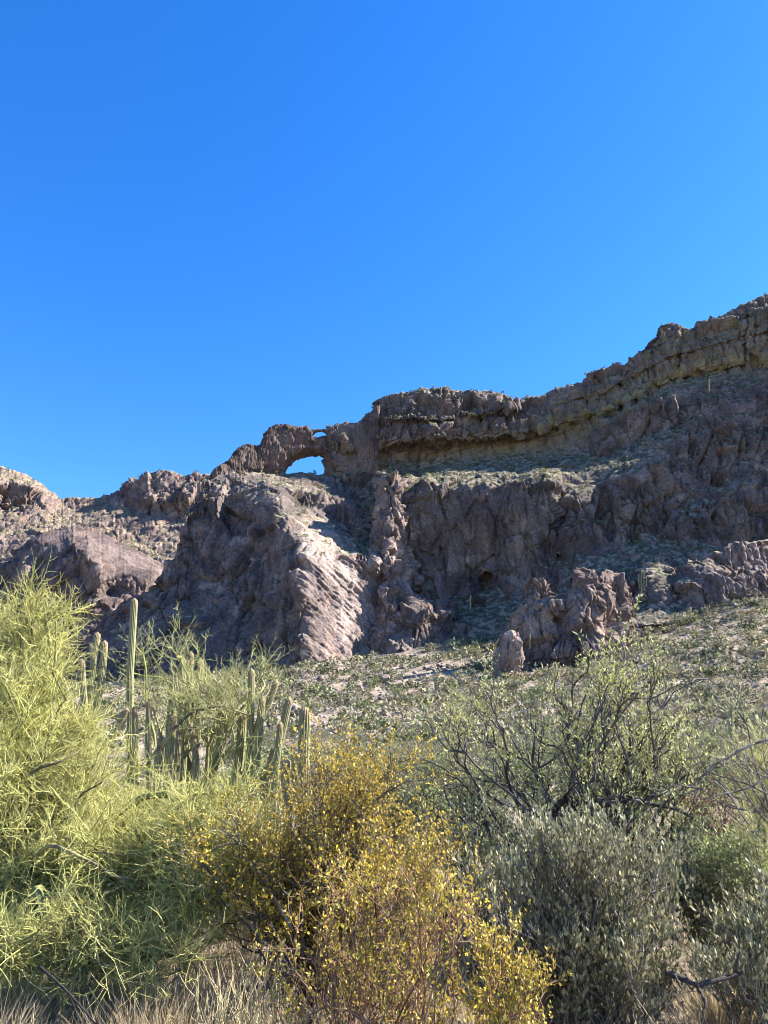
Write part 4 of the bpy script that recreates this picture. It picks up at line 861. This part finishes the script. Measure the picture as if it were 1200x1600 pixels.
leafy('jojoba_bush', at(1200, 5.6), tips([(1180, 1360), (1200, 1330), (1190, 1390), (1150, 1370)], 5.6, rg, 14, 18, .3), 42, 'fresh bright green leafy bush at the right edge above the grey one', 'bush',
      [(0.22, 0.245, 0.085), (0.29, 0.31, 0.13)], M_LEAF, 0.008, 7, 7, 8, (0.10, 0.2), (0.034, 0.012), .5, (0.12, 0.11, 0.08), .34, (0.12, 0.3))
# grey shrub with bare twigs under the creosote
def stick(name, pts, r, label, col=(0.05, 0.042, 0.038), branches=()):
    bg_ = Bag(); o0 = np.asarray(pts[0])
    for q, rr in [(pts, r)] + list(branches):
        C = np.asarray(q, float); kk = len(C); C = np.stack([np.interp(np.linspace(0, kk - 1, 20), range(kk), C[:, a]) for a in range(3)], -1)
        C = C + 0.006 * np.stack([gnoise(np.arange(20)[:, None] * [.5, .1, 0] + 9 * a + C[0] * 7) for a in range(3)], -1)
        V, Q = tubes(C[None], np.linspace(1, .5, 20)[None] * rr, 7); bg_.add(V, Q, None, np.clip(np.asarray(col) * (1 + 0.5 * fbm(V * 12, 2))[:, None], .01, .8))
    tag(link(name, bg_.mesh(name, o0), M_BARK), label, 'stick').location = tuple(o0)
stick('fallen_branch', [P(1040, 1518, 4.1), P(1062, 1528, 4.1), P(1090, 1540, 4.05), P(1120, 1532, 4.05), P(1160, 1520, 4.1)], .016, 'thick dark dead branch lying in the dry grass at bottom right', branches=[([P(1052, 1522, 4.1), P(1066, 1545, 4.0)], .008), ([P(1148, 1524, 4.1), P(1156, 1480, 4.1), P(1155, 1440, 4.1)], .006), ([P(1090, 1540, 4.05), P(1102, 1565, 3.95), P(1098, 1600, 3.9)], .009)])
stick('fallen_branch', [P(60, 1510, 4.6), P(85, 1530, 4.5), P(120, 1565, 4.3), P(150, 1600, 4.1)], .008, 'thin dark dead stem slanting through the dry grass at bottom left')

# ------------------------------------------------------------------ dry grass
def grass(name, spots, seed, cols, label, h=(0.15, 0.4)):
    rg = np.random.RandomState(seed); ps = []
    for (px0, px1, Y0, Y1, n) in spots:
        Yv = rg.uniform(Y0, Y1, n); x = (rg.uniform(px0, px1, n) - 600) / F / 1.03 * Yv; cl = np.stack([x, Yv], -1)
        ps.append(cl)
    p = np.concatenate(ps); n = len(p); z = ground_z(p[:, 0], p[:, 1]); p = np.column_stack([p, z - 0.01])
    L = rg.uniform(h[0], h[1], n) * np.clip(1 + 1.0 * gnoise(p / 0.5 + seed), .4, 1.6)
    d = nrm(np.array([0, 0, 1.0]) + 0.45 * rvec(rg, n)); bend = rvec(rg, n) * [1, 1, .2]
    t = np.linspace(0, 1, 4)[None, :, None]
    C = p[:, None] + d[:, None] * L[:, None, None] * t + bend[:, None] * (L * 0.35)[:, None, None] * t ** 2
    V, Q = tubes(C, np.array([[.0022, .002, .0015, .0006]]), 3)
    o = link(name, Bag_one(V, Q, np.repeat(jcol(rg, n, 1, cols, .15), 12, 0), name), M_GRASS); o['kind'] = 'stuff'; tag(o, label, 'grass')
def Bag_one(V, Q, c, name): return make_mesh(name, V, Q, None, c)
STRAW = [(0.52, 0.42, 0.26), (0.42, 0.33, 0.20), (0.60, 0.50, 0.33), (0.33, 0.26, 0.16)]
grass('dry_grass', [(-150, 460, 3.6, 5.2, 15000), (-250, 420, 5.2, 9, 5000), (1040, 1300, 3.7, 5.2, 6500), (500, 1100, 4, 8, 3000), (-400, 1500, 8, 16, 6000), (1050, 1180, 4.5, 5.6, 3000)], 51, STRAW, 'pale dry grass and straw carpeting the ground between the bushes')
stk = [(360, 1560), (380, 1530), (420, 1540), (450, 1560), (400, 1500), (330, 1550), (440, 1520), (370, 1590), (310, 1560)]
rg = np.random.RandomState(52)
bg_ = Bag(); b0 = at(390, 3.9)
tp = np.array(tips(stk, 3.8, rg, 60, 22, .25)); st = b0 + np.stack([rg.uniform(-.25, .25, 60), rg.uniform(-.15, .15, 60), 0 * tp[:, 0]], -1)
C = curve(st, tp, 8, 0.05, rg); V, Q = tubes(C, np.linspace(1, .5, 8)[None] * .0032, 4); bg_.add(V, Q, None, np.repeat(jcol(rg, 60, 1, [(0.50, 0.43, 0.26), (0.42, 0.35, 0.2)], .1), 32, 0))
p_, tg = pick(C, rg.uniform(.4, .95, (60, 4))); p_ = p_.reshape(-1, 3); d = nrm(tg.reshape(-1, 3) + .7 * rvec(rg, 240)); V, Q = tubes(np.stack([p_, p_ + d * .06, p_ + d * .12 + [0, 0, .02]], 1), np.array([[.002, .0016, .001]]), 3); bg_.add(V, Q, None, (0.48, 0.41, 0.25))
ob = link('straw_weed', bg_.mesh('straw_weed', b0), M_GRASS); ob.location = tuple(b0); tag(ob, 'pale straw-coloured dry weed stalks at the bottom edge left of the yellow bush', 'weed')
